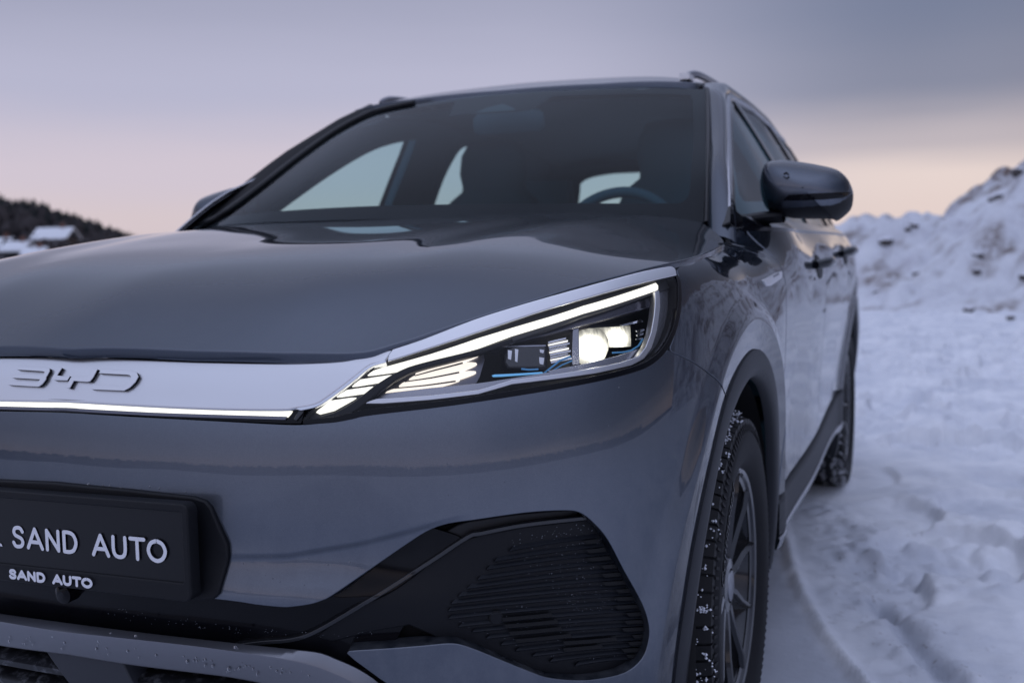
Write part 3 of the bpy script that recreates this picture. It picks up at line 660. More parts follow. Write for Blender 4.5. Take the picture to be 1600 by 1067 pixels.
_sr = SCREEN(SCREEN.px(sm([(309,358),(350,336.5),(400,300),(460,253),(520,210),(570,183),(600,172.5),(650,162)], 4)))
MB().tube(_sr+[-.006, 0, .004], .0085, 8).build('screen_seal', 'rubber', car)
# --- roof rails
_rr = sm([(.525,1.20,1.532),(.53,1.26,1.552),(.535,1.36,1.565),(.53,1.6,1.579),(.53,2.,1.588),(.525,2.5,1.577),(.52,2.85,1.57),(.515,2.95,1.545)], 5)
rail = MB().tube(_rr, np.interp(np.linspace(0, 1, len(_rr)), [0, .05, .12, .9, 1], [.008, .013, .012, .012, .010]), 12, sx=.8).build('roof_rail', 'ash', car, sharp=60); both(rail)
_ft = MB().box((.525,1.225,1.538), (.030,.07,.018)).build('rail_foot', 'silver', rail)
# ------------------------------------------------------------------ front: silver panel, emblem, light strip
def P4(*p): return [(460+x/6.67, 520+y/6.67) for x, y in p]          # readings from enlarged crops
def P2(*p): return [(560+x/5.333, 500+y/5.333) for x, y in p]
def P3(*p): return [(800+x/5.333, 400+y/5.333) for x, y in p]
_b = BELT.px(sm([(62,622.5),(113,625.5),(240,632.7),(350,637),(440,638),(460,635.5),(490,630),(509.5,619),(544,593.5),(572.5,571),(584.5,566),(599,563.5)], 4))
_t = BELT.px(sm([(610,548),(600,550),(587,553),(568,558),(550,564),(520,568),(470,570),(420,570),(320,567.5),(210,563),(113,559),(62,556)], 4))
nose = panel('nose_panel', BELT, symm(np.concatenate([_b, _t])[::-1]), 'silver', car, h=.014, hb=.008, r=.004, flange=.02)
panel('nose_recess', BELT.off(-.016), symm(np.concatenate([BELT.px([(62,655),(350,668),(470,672),(520,640),(600,575),(640,545)]), [(u_x(.45),.885),(0,.895)]])), 'dark', car, flange=0, h=.03, hb=.02)
def E5(*p): return [(x/6.667, 560+y/6.667) for x, y in p]
EM = BELT.off(.0058)
B_ = E5((172,112),(192,82),(480,96),(512,104),(512,135),(490,172),(478,190),(474,215),(440,262),(405,288),(385,290),(82,272),(105,236),(385,248),(405,235),(418,215),(122,198),(146,163),(450,172),(462,150),(465,137),(440,130))
Y_ = E5((612,95),(640,98),(590,178),(700,190),(718,182),(722,190),(700,225),(560,222),(543,212),(550,190))
Y2_ = E5((975,108),(1012,112),(960,205),(935,235),(905,240),(765,230),(722,308),(685,300),(735,205),(750,190),(890,192),(925,180))
D_ = E5((1030,150),(1058,112),(1370,130),(1420,148),(1436,190),(1405,245),(1350,300),(1290,332),(952,318),(975,278),(1275,290),(1310,272),(1350,225),(1368,190),(1350,170),(1320,165))
for q in (B_, np.concatenate([Y_]), Y2_, D_):
    lt = panel('emblem_letter', EM, EM.px(q), 'silver', nose, h=.012, hb=.003, r=.0004, flange=.0012)
    panel('emblem_edge_shade', BELT.off(.0036), EM.px(q), 'gloss', lt, h=.012, hb=.003, r=.0004, flange=.006)  # letter sides black: shade and ground reflection put into their colour
# light strip below it
SB = BELT.off(-.004)
strip_base = panel('light_strip', BELT.off(-.007), symm(BELT.off(-.007).px(sm([(62,622),(113,625),(240,632),(350,636.5),(440,638)], 4).tolist()+[(476,638),(470,661),(444,661),(350,656.5),(200,648.5),(62,643)])[::-1]), 'gloss', car, flange=.004, r=.001, h=.012)
_sb = SB.px(sm([(62,628),(113,630.6),(240,637),(350,639.7),(457,641)], 4).tolist()+sm([(449,650.3),(350,647.5),(240,643.8),(113,637.3),(62,634.5)], 4).tolist())
panel('light_bar', SB, symm(_sb[::-1]), 'drl', strip_base, flange=.003, r=.001, h=.01, hb=.01)
_sb = SB.px(sm([(62,635.3),(113,638),(240,644.6),(350,648.2),(448,651)], 4).tolist()+sm([(445,655),(350,652.5),(240,648.8),(113,642),(62,639)], 4).tolist())
panel('light_diffuser', SB, symm(_sb[::-1]), 'ash', strip_base, flange=.003, r=.001, h=.01, hb=.01)
cap = panel('lamp_end_cap', SB, SB.px([(459,655),(468,641),(476,640),(463,656)]), 'smoke', strip_base, flange=.003, r=.001); both(cap, strip_base)
# ------------------------------------------------------------------ headlight
_lo = BELT.px(sm([(606,564.5),(660,547),(780,507),(860,481),(980,447),(1052,430)], 3).tolist()+sm([(1059,446),(1058.5,480),(1050.5,514),(1036,542),(1012,562),(980,575),(920,589),(820,607),(700,625.5),(580,640.5),(540,648.5),(510,653.5),(490,656),(474,655.5)], 4).tolist()+sm([(480,648),(500,629),(544,597),(574,575),(587,569.5),(603,565.5)], 4).tolist())
lamp = bucket('headlight', BELT.off(-.003), _lo, .085, 'dark', car)
def lp(name, off, pts, mat, k=0, h=.012, hb=.006, r=.001, fl=.004, parent=None):
    S = BELT.off(off); q = S.px(sm(pts, k, True) if k else pts)
    return panel(name, S, q, mat, parent or lamp, h=h, hb=hb, r=r, flange=fl)
panel('lamp_lens', BELT, _lo, 'lens', lamp, h=.012, hb=.006, flange=.004, r=.002)
lp('lamp_trim', .003, sm([(614.5,546.5),(660,531.5),(740,501),(800,482),(860,464.5),(960,437),(1010,424),(1044,417.5),(1051,417.5),(1055,421),(1056.5,428)], 3).tolist()+sm([(1052,429),(980,446),(860,480),(780,506),(660,545.5),(607,562.5)], 3).tolist()+[(609,554)], 'silver', r=.002, fl=.0025)
lp('trim_end', .0015, sm([(601,563.5),(588,567),(574,573),(545,596),(511,621.5),(492,632.5),(462,638.5)], 4).tolist()+sm([(470,640.5),(494,635),(514,623),(548,598),(577,574.5),(590,569),(603,565.5)], 4).tolist(), 'chrome', r=.0006, fl=.006, h=.01, hb=.004)
lp('lamp_seal', .0008, ribbon(sm([(474,659.5),(520,655.5),(548,650),(580,643.5),(700,629.5),(820,611.5),(920,594),(980,580),(1014,567.5),(1038,546.5),(1054,516),(1062,480),(1062.5,446),(1058,430)], 4), [5,7,8,8,7.5,7.5,7.5,7.5,7.5,7,5.5,4.5,4,3]), 'gloss', r=.001, fl=.01, h=.008, hb=.005)
# long light bar and the three slashes below it
lp('light_bar', -.012, P2((430,415))[:0]+[(575,585.5),(584,579.5),(597.5,575),(672.5,554),(747.5,529),(800,513),(860,495.5),(912,478.5),(1025,442.5),(1028,446),(1028,451.5),(912,488),(860,505),(800,523),(747,542.5),(672,562),(644,569),(631,577.5)], 'drl', h=.01)
for q in (P4((605,553),(690,490),(1020,440),(930,500)), P4((445,663),(545,600),(815,562),(740,620)), P4((230,825),(252,805),(380,710),(635,675),(410,800),(260,838))):
    lp('light_slash', -.012, q, 'drl')
lp('slash_bed', -.016, [(477,655),(484,648),(505,627),(545,597),(576,576),(590,570),(660,548),(860,482),(1052,431),(1055,446),(1040,452),(912,494),(747,551),(660,573),(625,588),(585,613),(556,634),(528,650),(505,655)], 'bed', r=.0005, fl=.012)
lp('lamp_divider', -.008, ribbon(sm([(497,658),(526,650),(556,633),(590,606),(625,584),(660,571),(747,549),(800,531)], 4), [9,10,9,8,6,5,4,3]), 'gloss', r=.002, fl=.01, h=.008, hb=.005)
# fan of light guides
FAN = [P2((478,462),(500,425),(600,375),(700,335),(860,290),(930,272),(988,285),(985,300),(860,352),(640,412),(520,455)),
       P2((425,502),(490,458),(640,418),(860,362),(965,356),(972,374),(830,430),(600,478)),
       P2((345,562),(410,508),(600,484),(830,436),(962,428),(960,446),(800,500),(560,540)),
       P2((225,608),(330,568),(560,546),(800,506),(835,503),(700,545),(500,580),(340,600))]
for q in FAN: lp('light_guide', -.030, q, 'fan', k=3)
for pts in (((470,462),(640,415),(870,356)), ((385,512),(600,481),(840,434)), ((300,567),(560,543),(810,508))): lp('guide_rib', -.0285, ribbon(P2(*pts), [.7,1.2,1.6]), 'bed', fl=.002, r=.0003)
lp('fan_bed', -.036, P2((180,620),(300,540),(400,455),(560,370),(760,300),(1030,240),(1050,330),(1010,470),(980,525),(600,600)), 'ash', r=.0005)
# lower bezel and the J-shaped blade
lp('lower_bezel', -.026, P2((150,655),(215,615),(600,570),(1000,530),(1600,437)) + P3((300,960),(700,880),(900,830),(1060,775),(1075,835),(960,890),(700,952),(0,1042)) + P2((1000,590),(600,635)), 'ash2', r=.001)
lp('lower_blade', -.010, P2((60,690),(150,662),(600,632),(1000,588)) + P3((0,1035),(400,985),(700,935),(900,895),(1060,840),(1120,760),(1165,640),(1190,500),(1200,300),(1225,290),(1232,420),(1205,620),(1160,765),(1100,850),(1000,905),(700,972),(0,1062)) + P2((1000,612),(600,660),(200,690)), 'silver', r=.0015, fl=.012, h=.008, hb=.005)
lp('outer_blade', -.020, P3((1225,285),(1310,268),(1325,330),(1322,420),(1300,600),(1240,750),(1130,850),(1010,905),(1100,850),(1160,765),(1205,620),(1232,420)), 'ash2', r=.001)
lp('inner_shelf', -.032, P3((-160,745),(100,660),(600,480),(1190,310),(1192,408),(950,470),(600,562),(100,690)), 'shelf', r=.003, fl=.03)
lp('shelf_edge', -.030, ribbon(P3((60,705),(600,566),(950,474),(1190,412)), .9), 'ash', fl=.002, r=.0003)
# projector modules
def module(cx, cy, w, hgt, name):
    S = BELT.off(-.055); o = S(S.px([(cx, cy)]))[0]; return o
lp('low_beam_frame', -.045, P3((650,585),(1000,560),(1010,600),(1005,755),(640,760)), 'gloss', fl=.02)
lp('low_beam_lens', -.044, P3((690,602),(985,585),(990,748),(800,755),(690,700)), glow('dipped_beam_side', BELT.off(-.044)(BELT.off(-.044).px(P3((880,690))))[0], .012, .034, .62), k=0)
assert True
_S = BELT.off(-.040); _c = _S.px(P3((668,770)))[0]
_pts = [(_c[0]+.0175*math.cos(a)*(1+.10*math.sin(5*a)), _c[1]+.0215*math.sin(a)*(1+.08*math.cos(4*a))) for a in np.linspace(0, 2*math.pi, 40)[:-1]]
_pts = [(_c[0]+(u-_c[0])*.55, _c[1]+(v-_c[1])*.55) for u, v in _pts]
panel('beam_source', _S, np.array(_pts), 'beam', lamp, flange=.004, r=.002, h=.006, hb=.003)
GLOW = glow('dipped_beam_glow', BELT.off(-.040)(_c[None])[0])
lp('beam_glare', -.0405, P3((562,690),(575,620),(640,606),(720,604),(770,640),(800,700),(800,780),(770,850),(700,885),(600,900),(562,870)), GLOW, k=0, h=.005, hb=.004)  # glare round the lit lamp, painted as emission fading outward
lp('reflector_post', -.038, P3((510,612),(553,605),(560,900),(505,905)), 'ash2', fl=.01)
lp('high_beam_frame', -.034, P2((1215,222),(1225,205),(1560,200),(1575,230),(1568,400),(1540,410),(1245,395),(1222,350)), 'gloss', fl=.02)
lp('high_beam_lens', -.0335, P2((1240,232),(1550,226),(1548,380),(1260,382),(1240,350)), 'lens_dark', fl=.004, r=.003)
lp('high_beam_hood', -.033, ribbon(P2((1100,258),(1160,228),(1230,217),(1400,216),(1560,212)), [.6,1.4,1.6,1.4]), 'ash2', fl=.006, r=.0004)
for (x, y, w, hh) in ((1262,290,34,80),(1318,295,28,110),(1530,260,36,30),(1528,340,40,60)):
    lp('lens_facet', -.0325, P2((x-w/2,y-hh/2),(x+w/2,y-hh/2+6),(x+w/2-8,y+hh/2),(x-w/2+4,y+hh/2-8)), 'reflector', fl=.002, r=.0005)
for j in range(9):
    x0 = 300+j*3; y0 = 705+j*21
    lp('reflector_fin', -.040+.002*(j % 3), P3((x0,y0+10),(x0+60+8*(j%4),y0-6),(x0+150+12*(j%3),y0-26),(x0+150+12*(j%3),y0-14),(x0+70,y0+6),(x0+4,y0+20)), ('reflector', 'beam3', 'reflector')[j % 3] if j % 3 != 1 else 'fin_glow', fl=.002, r=.0004)
for q in ((1033,620,1105,608,1100,622,1060,645),(1040,655,1095,640,1092,655,1050,672),(1036,690,1090,680,1080,694,1040,698),(905,578,1080,530,1092,548,930,580)):
    lp('reflector_fin', -.035, P3((q[0],q[1]),(q[2],q[3]),(q[4],q[5]),(q[6],q[7])), 'chrome', fl=.002, r=.0004)
lp('blue_guide', -.031, P2((1115,462),(1135,456),(1400,443),(1530,434),(1540,440),(1400,452),(1200,466),(1125,469)), 'blue', fl=.002, r=.0006)
for pts, w in ((((1360,405),(1420,412),(1500,408)), 1.6),):
    lp('blue_guide', -.032, ribbon(P2(*pts), w), 'blue_dim', fl=.002, r=.0004)
for pts, w in ((((270,975),(330,925),(400,870),(490,835)), 2.0),(((330,960),(420,905),(500,872)), 1.2),(((840,805),(930,800),(1000,785),(1060,745),(1095,690)), 1.6)):
    lp('blue_guide', -.034, ribbon(P3(*pts), w), 'blue_dim', fl=.002, r=.0004)
both(lamp)
# ------------------------------------------------------------------ lower front: gloss band, fog panels, skid strip, grille
def C3(*p): return [(x/2.5, 720+y/2.5) for x, y in p]
def C4(*p): return [(520+x/2.667, 760+y/2.667) for x, y in p]
def bp(name, off, pts, mat, parent, k=0, mirror=False, sym=False, h=.02, hb=.01, r=.0015, fl=.008):
    S = BELT.off(off); q = S.px(sm(pts, k, True) if k else pts)
    if sym: q = symm(q)
    o = panel(name, S, q, mat, parent, h=h, hb=hb, r=r, flange=fl)
    if mirror: both(o, parent)
    return o
fogout = BELT.px(C4((400,160),(600,120),(800,95),(1030,92),(1100,150),(1290,470),(1330,600),(1300,730),(1220,800),(1000,815),(820,790),(600,690),(520,668),(40,700),(-200,740)))
band = bp('lower_band', -.024, [(62,905),(352,930),(440,940),(485,936),(520,922),(580,880),(640,840),(672,824),(720,840),(640,960),(600,1030),(560,1050),(524,1034),(440,1018),(320,1005),(62,973)], 'gloss', car, sym=True)
fog_tray = bp('fog_tray', -.045, C4((380,165),(600,110),(800,85),(1040,85),(1110,140),(1310,470),(1345,600),(1320,740),(1230,815),(1000,830),(820,795),(600,705),(520,675),(30,705),(-60,640),(0,520)), 'dark', car, fl=0)
both(fog_tray)
fog = bp('fog_panel', -.022, C4((-60,625),(0,580),(150,488),(400,330),(560,225),(620,207),(800,173),(1062,143),(1100,165),(1140,215),(1215,345),(1283,480),(1310,570),(1308,640),(1280,715),(1215,772),(1100,797),(1000,800),(900,792),(820,768),(700,718),(600,678),(480,640),(320,570),(150,600),(0,640)), 'black', car, h=.014, r=.003, fl=.012)
lip = bp('fog_lip', -.016, ribbon(sm(C4((-420,668),(-300,652),(-170,640),(-60,600),(150,476),(400,318),(560,213),(620,196),(800,161),(1062,131)), 5), 3.6), 'smoke', fog, fl=.01)
chan = bp('fog_ledge', -.030, ribbon(sm(C4((-30,560),(180,425),(400,280),(530,190),(640,160),(800,135),(1040,112)), 5), [14,16,18,18,14,12,10]), 'rubber', fog, r=.004, fl=.01)
# louvres: fins standing proud with a shadow line under each
LB = [(735,268),(672,312),(640,345),(602,388),(560,425),(522,457),(492,488),(480,518),(482,550),(525,583),(580,606),(640,632),(700,660),(762,684),(832,706),(905,729),(1010,745)]
LR = [(1108,212),(1135,248),(1158,282),(1180,316),(1200,350),(1220,384),(1240,418),(1256,450),(1272,484),(1284,516),(1294,548),(1302,578),(1308,608),(1308,636),(1300,664),(1284,690),(1262,716)]
LW = 15
for i, ((x0, y0), (x1, y1)) in enumerate(zip(LB, LR)):
    sl = (y1-y0)/(x1-x0); xm = x1-70-14*(i % 2)-(i > 8)*20
    Y = lambda x: y0+(y1-y0)*((x-x0)/(x1-x0))-5*math.sin(math.pi*(x-x0)/(x1-x0))
    X = np.linspace(x0, x1-6, 9)
    top = [(x, Y(x)-19) for x in np.linspace(x0+18, x1-6, 9)]; bot = [(x, Y(x)) for x in X]
    Sf = BELT.off(-.0162); q = [Sf.px(C4(*bot)), BELT.off(-.0225).px(C4(*top)), BELT.off(-.0225).px(C4(*[(x, y+4) for x, y in bot]))]
    o = loft('louvre', [BELT.off(-.0225)(q[1]), Sf(q[0]), BELT.off(-.0225)(q[2])], 'louvre', fog, sharp=20)
    if i < 16:
        xs = max(x1-62-18*((i*7) % 3), x0+40)
        gap = C4((xs, Y(xs)+6), (x1-4, Y(x1-4)+7), (x1+6, Y(x1-4)+22), (xs+14, Y(xs)+21))
        S2 = BELT.off(-.0155); panel('slot_shade', S2, S2.px(gap), 'dark', fog, flange=0, h=.02, hb=.02)  # flat black patch over the louvre stands in for the slot's shade
for (xa, xb, i) in ((705,910,9),(715,935,10),(735,950,11),(760,990,12),(960,1180,13),(960,1120,14)):
    (x0, y0), (x1, y1) = LB[i], LR[i]; Y = lambda x: y0+(y1-y0)*((x-x0)/(x1-x0))-5*math.sin(math.pi*(x-x0)/(x1-x0))
    gap = C4((xa, Y(xa)-18), (xb, Y(xb)-18), (xb+8, Y(xb)-3), (xa+6, Y(xa)-3)); S2 = BELT.off(-.0155); panel('slot_shade', S2, S2.px(gap), 'dark', fog, flange=0, h=.02, hb=.02)  # more black patches painted as the dark of open slots
S2 = BELT.off(-.0165); c_ = S2.px(C4((682,548)))[0]
panel('parking_sensor', S2, np.array([(c_[0]+.0085*math.cos(a), c_[1]+.0085*math.sin(a)) for a in np.linspace(0, 2*math.pi, 25)[:-1]]), 'black', fog, flange=.012, r=.0012)
panel('sensor_ring', BELT.off(-.0178), np.array([(c_[0]+.0105*math.cos(a), c_[1]+.0105*math.sin(a)) for a in np.linspace(0, 2*math.pi, 25)[:-1]]), 'dark', fog, flange=.004, r=.0004)
both(fog)
# painted-silver skid strip under the band
def sk(pts, off): S = BELT.off(off); return S(np.concatenate([line(S, pts, 6, 60)]))
_top = [(62,967),(200,985),(320,999),(440,1012),(496,1018),(524,1028),(560,1044),(592,1066),(620,1100)]
_cre = [(62,983),(200,997.5),(320,1011),(440,1028),(480,1036),(515,1048),(550,1064),(580,1084),(600,1118)]
_bot = [(62,1013),(188,1034),(280,1046),(360,1056),(420,1068),(460,1082),(500,1105),(530,1130),(545,1160)]
def skrow(pts, off):
    P = sk(pts, off); P[0, 0] = 0; return np.concatenate([(P*[-1, 1, 1])[:0:-1], P])
skid = loft('skid_strip', [skrow(_top, -.03), skrow([(x, y) for x, y in _top], -.003), skrow([(x, y+1.5) for x, y in _top], .0), skrow(_cre, .012), skrow([(x, y+2) for x, y in _cre], .0125), skrow(_bot, .006), skrow([(x, y+2) for x, y in _bot], .003), skrow(_bot, -.04)], 'skid', car, sharp=40)
for zc in (.386, .347, .308, .27):
    us = np.linspace(-.55, .55, 50); R_ = lambda dz, off: BELT.off(off)(np.array([(u, zc+dz) for u in us]))
    loft('grille_slat', [R_(.012, -.07), R_(.012, -.022), R_(.008, -.014), R_(-.004, -.016), R_(-.008, -.022), R_(-.008, -.07)], 'dirty_black', car, sharp=40)
panel('radar_cover', BELT.off(-.004), np.concatenate([BELT.off(-.004).px([(70,1012),(188,1032)]), uvp((.128,.30),(.012,.30))]), 'plinth', car, flange=.05, r=.003)
for z_ in (.22,):
    loft('front_lip', [np.array([BELT.off(o_)(np.array([(u, zz)]))[0] for u in np.linspace(-1.0, 1.0, 60)]) for zz, o_ in ((.245, -.03), (.24, .0), (.20, .0), (.17, -.05))], 'black', car)
# ------------------------------------------------------------------ number plate in its holder
PC, PY = .006, -.903                                   # centre, front face
def pl(x, z, y=0.): return np.array((PC+x, PY+y+.02*abs(x)*0, z))
def rounded(w, h_, r_, k=5):
    out = []
    for cx, cz, a0 in ((w/2-r_, h_/2-r_, 0), (-w/2+r_, h_/2-r_, 90), (-w/2+r_, -h_/2+r_, 180), (w/2-r_, -h_/2+r_, 270)):
        for j in range(k+1): a = math.radians(a0+90*j/k); out.append((cx+r_*math.cos(a), cz+r_*math.sin(a)))
    return np.array(out)
PLATE = lambda y: Surf(lambda q: np.c_[q[:, 0]+PC, np.full(len(q), PY+y), q[:, 1]+.5875], (-.3, -.1), (.3, .1), 1)
FRP = PLATE(0.)
hold = panel('plate_holder', FRP, rounded(.528, .134, .009), 'black', car, holes=[np.array([(-.254,-.046),(.254,-.046),(.258,-.042),(.258,.057),(.254,.061),(-.254,.061),(-.258,.057),(-.258,-.042)])], h=.05, hb=.02, r=.003, flange=.022)
plate = panel('number_plate', PLATE(.0035), rounded(.520, .112, .004)+[0, .0075], 'plate', hold, flange=.003, r=.0008, h=.05, hb=.02)
_pm = BELT.off(.008).px([(62,756),(200,769),(300,780),(318,786),(326,795),(351,852),(352,868),(337,926),(331,932),(316,934),(200,920),(62,900)])
panel('plate_mount', BELT.off(.008), symm(_pm), 'black', hold, r=.004, flange=.02, h=.03, hb=.012)
GL = {'S':[[(.90,.80),(.72,.97),(.48,1.),(.22,.94),(.12,.76),(.24,.60),(.5,.52),(.78,.43),(.90,.25),(.78,.06),(.5,0),(.22,.03),(.06,.20)]],
      'A':[[(0,0),(.5,1.)],[(.5,1.),(1.,0)],[(.19,.32),(.81,.32)]], 'N':[[(.06,0),(.06,1.)],[(.06,1.),(.94,0)],[(.94,0),(.94,1.)]],
      'D':[[(.06,0),(.06,1.)],[(.06,1.),(.45,1.),(.78,.88),(.96,.5),(.78,.12),(.45,0),(.06,0)]], 'U':[[(.06,1.),(.06,.35),(.2,.08),(.5,0),(.8,.08),(.94,.35),(.94,1.)]],
      'T':[[(0,1.),(1.,1.)],[(.5,1.),(.5,0)]], 'O':[[(.5,1.),(.85,.86),(1.02,.5),(.85,.14),(.5,0),(.15,.14),(-.02,.5),(.15,.86),(.5,1.)]]}
def lettering(name, text, x0, x1, z0, hgt, wgt, yoff, parent, mat='white'):
    adv = {'S':.62,'A':.80,'N':.72,'D':.72,'U':.70,'T':.70,'O':.82,' ':.42}; gap = .24
    tot = sum(adv[c]+gap for c in text)-gap; sc = (x1-x0)/tot; x = x0
    for ch in text:
        w = adv[ch]*sc
        if ch != ' ':
            V, F = [], []
            for st in GL[ch]:
                P = np.array([(x+px_*w, z0+pz*hgt) for px_, pz in st])
                P = sm(P, 5, False) if ch in 'SODU' and len(P) > 4 else P
                P = P[np.r_[True, np.linalg.norm(np.diff(P, axis=0), axis=1) > 1e-6]]
                rb = ribbon(P, wgt, 1, 6 if not np.allclose(P[0], P[-1]) else 0)
                m = len(P); cap = 6
                k = len(V); V += [(PC+a, PY+yoff-.0004*len(F)*0, b+.5875) for a, b in rb]
                for i in range(m-1): F.append((k+i, k+i+1, k+(2*m-2-i)+(cap-1 if len(rb) > 2*m else 0), k+(2*m-1-i)+(cap-1 if len(rb) > 2*m else 0)))
                if len(rb) > 2*m:
                    F.append(tuple(k+j for j in range(m-1, m+cap))); F.append(tuple(k+j for j in list(range(2*m+cap-1, 2*m+2*cap-2))+[0])[::1])
                    F[-1] = tuple([k+2*m+cap-2]+[k+j for j in range(2*m+cap-1, 2*m+2*cap-2)]+[k])
                yoff -= .00012
            mk(name, V, F, mat, parent, smooth=False)
        x += w+gap*sc
lettering('plate_letter', 'SAND AUTO', -.060, .225, -.0145, .0290, .0058, .0020, plate)
lettering('holder_letter', 'SAND AUTO', -.0665, .092, -.0628, .0115, .0046, -.0016, hold)
mk('plate_logo', [(PC-.16, PY+.0022, .572), (PC-.082, PY+.0022, .5705), (PC-.084, PY+.0022, .5745), (PC-.11, PY+.0022, .582)], [(0, 1, 2, 3)], 'white', plate, smooth=False)
# camera below the plate
b_ = MB(); S2 = BELT.off(-.012); c_ = S2(S2.px([(102,925)]))[0]
b_.tube([c_+[0, .02, .0], c_+[0, -.006, -.002], c_+[0, -.009, -.003]], [.016, .015, .008], 20)
fc = b_.build('front_camera', 'gloss', car)
# ------------------------------------------------------------------ wheels
def wheel(y, side, snowy, letters):
    root = bpy.data.objects.new('wheel', None)
    prof = [(-.095,.215),(-.105,.235),(-.1175,.268),(-.119,.292),(-.113,.318),(-.103,.333),(-.09,.3365),(0,.338),(.09,.3365),(.103,.333),(.113,.318),(.1155,.306),(.1185,.300),(.119,.292),(.1175,.268),(.1135,.252),(.105,.238),(.096,.228),(.09,.215)]
    rim = MB().lathe([(.090,.212),(.097,.231),(.1005,.234),(.1015,.231),(.099,.224),(.090,.218),(.04,.206),(-.07,.198),(-.09,.232)], (0, 0, 0), 0, 96).build('wheel', 'rim', car, sharp=30)
    MB().lathe(prof, (0, 0, 0), 0, 120).build('tyre', 'sidewall', rim, sharp=50)
    tb = MB(); nb = 72
    for row, (xc, w, sk_) in enumerate(((-.098,.030,.0),(-.052,.034,.35),(0,.034,-.35),(.052,.034,.35),(.098,.030,.0))):
        for i in range(nb):
            a = 2*math.pi*(i+.5*(row % 2))/nb; da = 2*math.pi/nb*.42
            V = []
            for rr in (.328, .3445 if abs(xc) < .09 else .343):
                for dx in (-w/2, w/2):
                    for s_ in (-1, 1):
                        q = a+s_*da+sk_*dx; x_ = xc+dx*(1 if rr < .34 else .93); r2 = rr-(.010 if abs(x_) > .105 else 0)
                        V.append((x_, r2*math.sin(q), r2*math.cos(q)))
            tb.add(V, [(0,2,3,1),(4,5,7,6),(0,1,5,4),(2,6,7,3),(0,4,6,2),(1,3,7,5)])
    tr = tb.build('tread_blocks', 'tyre', rim, smooth=False); tr['kind'] = 'stuff'
    # side-wall ribs
    rb = MB()
    for i in range(120):
        a = 2*math.pi*i/120; V = []
        for rr, xo in ((.309,.1165),(.322,.1135)):
            for s_ in (-1, 1):
                for dx in (0, .0022): V.append((xo+dx, rr*math.sin(a+s_*.008), rr*math.cos(a+s_*.008)))
        rb.add(V, [(0,1,3,2),(4,6,7,5),(0,4,5,1),(2,3,7,6),(1,5,7,3)])
    r_ = rb.build('shoulder_ribs', 'tyre', rim, smooth=False); r_['kind'] = 'stuff'
    for k in range(5):
        a0 = 2*math.pi*k/5+math.radians(36 if side else 36)
        for s_ in (-1, 1):
            path = [(.040, s_*.012, .083, .024), (.085, s_*.024, .087, .020), (.135, s_*.046, .092, .018), (.178, s_*.060, .098, .016), (.224, s_*.068, .099, .018)]
            rows = []
            for i, (r0, tn, xf, w) in enumerate(path):
                sec = [(-w/2-.004, xf-.045), (-w/2, xf-.008), (-w/2+.006, xf), (w/2-.006, xf-.002), (w/2, xf-.010), (w/2+.004, xf-.045)]
                rows.append(np.array([(x_, r0*math.sin(a0)+(tn+d_)*math.cos(a0), r0*math.cos(a0)-(tn+d_)*math.sin(a0)) for d_, x_ in sec]))
            loft('spoke', rows, 'rim', rim, sharp=15)
    MB().lathe([(.03,.062),(.078,.060),(.084,.052),(.086,.034),(.080,.033),(.078,.0)], (0, 0, 0), 0, 40).build('hub', 'rim', rim, sharp=25)
    MB().lathe([(.082,.0315),(.088,.030),(.0895,.024),(.0895,0)], (0, 0, 0), 0, 32).build('hub_cap', 'cap', rim, sharp=40)
    for k in range(5):
        a = 2*math.pi*(k+.5)/5+math.radians(36); MB().tube([(.06, .045*math.sin(a), .045*math.cos(a)), (.081, .045*math.sin(a), .045*math.cos(a))], .009, 6).build('wheel_nut', 'dark', rim)
    MB().lathe([(.02,.06),(.022,.150),(.012,.152),(.012,.06)], (0, 0, 0), 0, 64).build('brake_disc', 'ash', rim, sharp=30)
    MB().box((.015, .0, .125), (.06, .17, .07)).build('brake_caliper', 'black', rim)
    if snowy:
        sb = MB(); rg = np.random.default_rng(5)
        for i in range(330):
            a = math.radians(rg.uniform(-150, 15) if i % 3 else rg.normal(-95, 18)); x_ = rg.choice([.026,.075,.075,.078,.100,.104])+rg.normal(0, .007); r0 = .340+rg.uniform(-.002, .007)*(1 if abs(x_) < .09 else .3)
            c_ = np.array((x_, r0*math.sin(a), r0*math.cos(a))); n_ = rg.integers(2, 5)
            for j in range(n_):
                d_ = rg.normal(0, .0045, 3); s_ = rg.uniform(.0010, .0038); V = [c_+d_+s_*np.array(v)*rg.uniform(.6, 1.3) for v in ((1,0,0),(-1,0,0),(0,1,0),(0,-1,0),(0,0,1),(0,0,-1))]
                sb.add(V, [(0,2,4),(2,1,4),(1,3,4),(3,0,4),(2,0,5),(1,2,5),(3,1,5),(0,3,5)])
        o = sb.build('snow_clumps', 'snow_bits', rim); o['kind'] = 'stuff'
    if letters:
        cu = bpy.data.curves.new('tyre_lettering', 'FONT'); cu.body = 'Continental'; cu.size = .040; cu.extrude = .0011; cu.shear = .25; cu.space_character = 1.06; cu.align_x = 'CENTER'
        to = bpy.data.objects.new('tyre_lettering', cu); COL.objects.link(to); dg = bpy.context.evaluated_depsgraph_get()
        me = bpy.data.meshes.new_from_object(to.evaluated_get(dg)); bpy.data.objects.remove(to)
        for v in me.vertices:
            tx, tz, ty = v.co.x, v.co.z, v.co.y; rr = .262+ty*.95; a = math.radians(-46)+tx/.282
            v.co = (.1183+tz+.0012, rr*math.sin(a), rr*math.cos(a))
        link('tyre_lettering', me, 'letter', rim)
    rim.location = (.783, y, .334); 
    return rim
def grouped_mirror(o):
    c = o.copy(); COL.objects.link(c); c.location.x *= -1; c.scale.x = -1
    for ch in list(o.children):
        if ch.name.startswith('tyre_lettering'): continue
        d = ch.copy(); COL.objects.link(d); d.parent = c
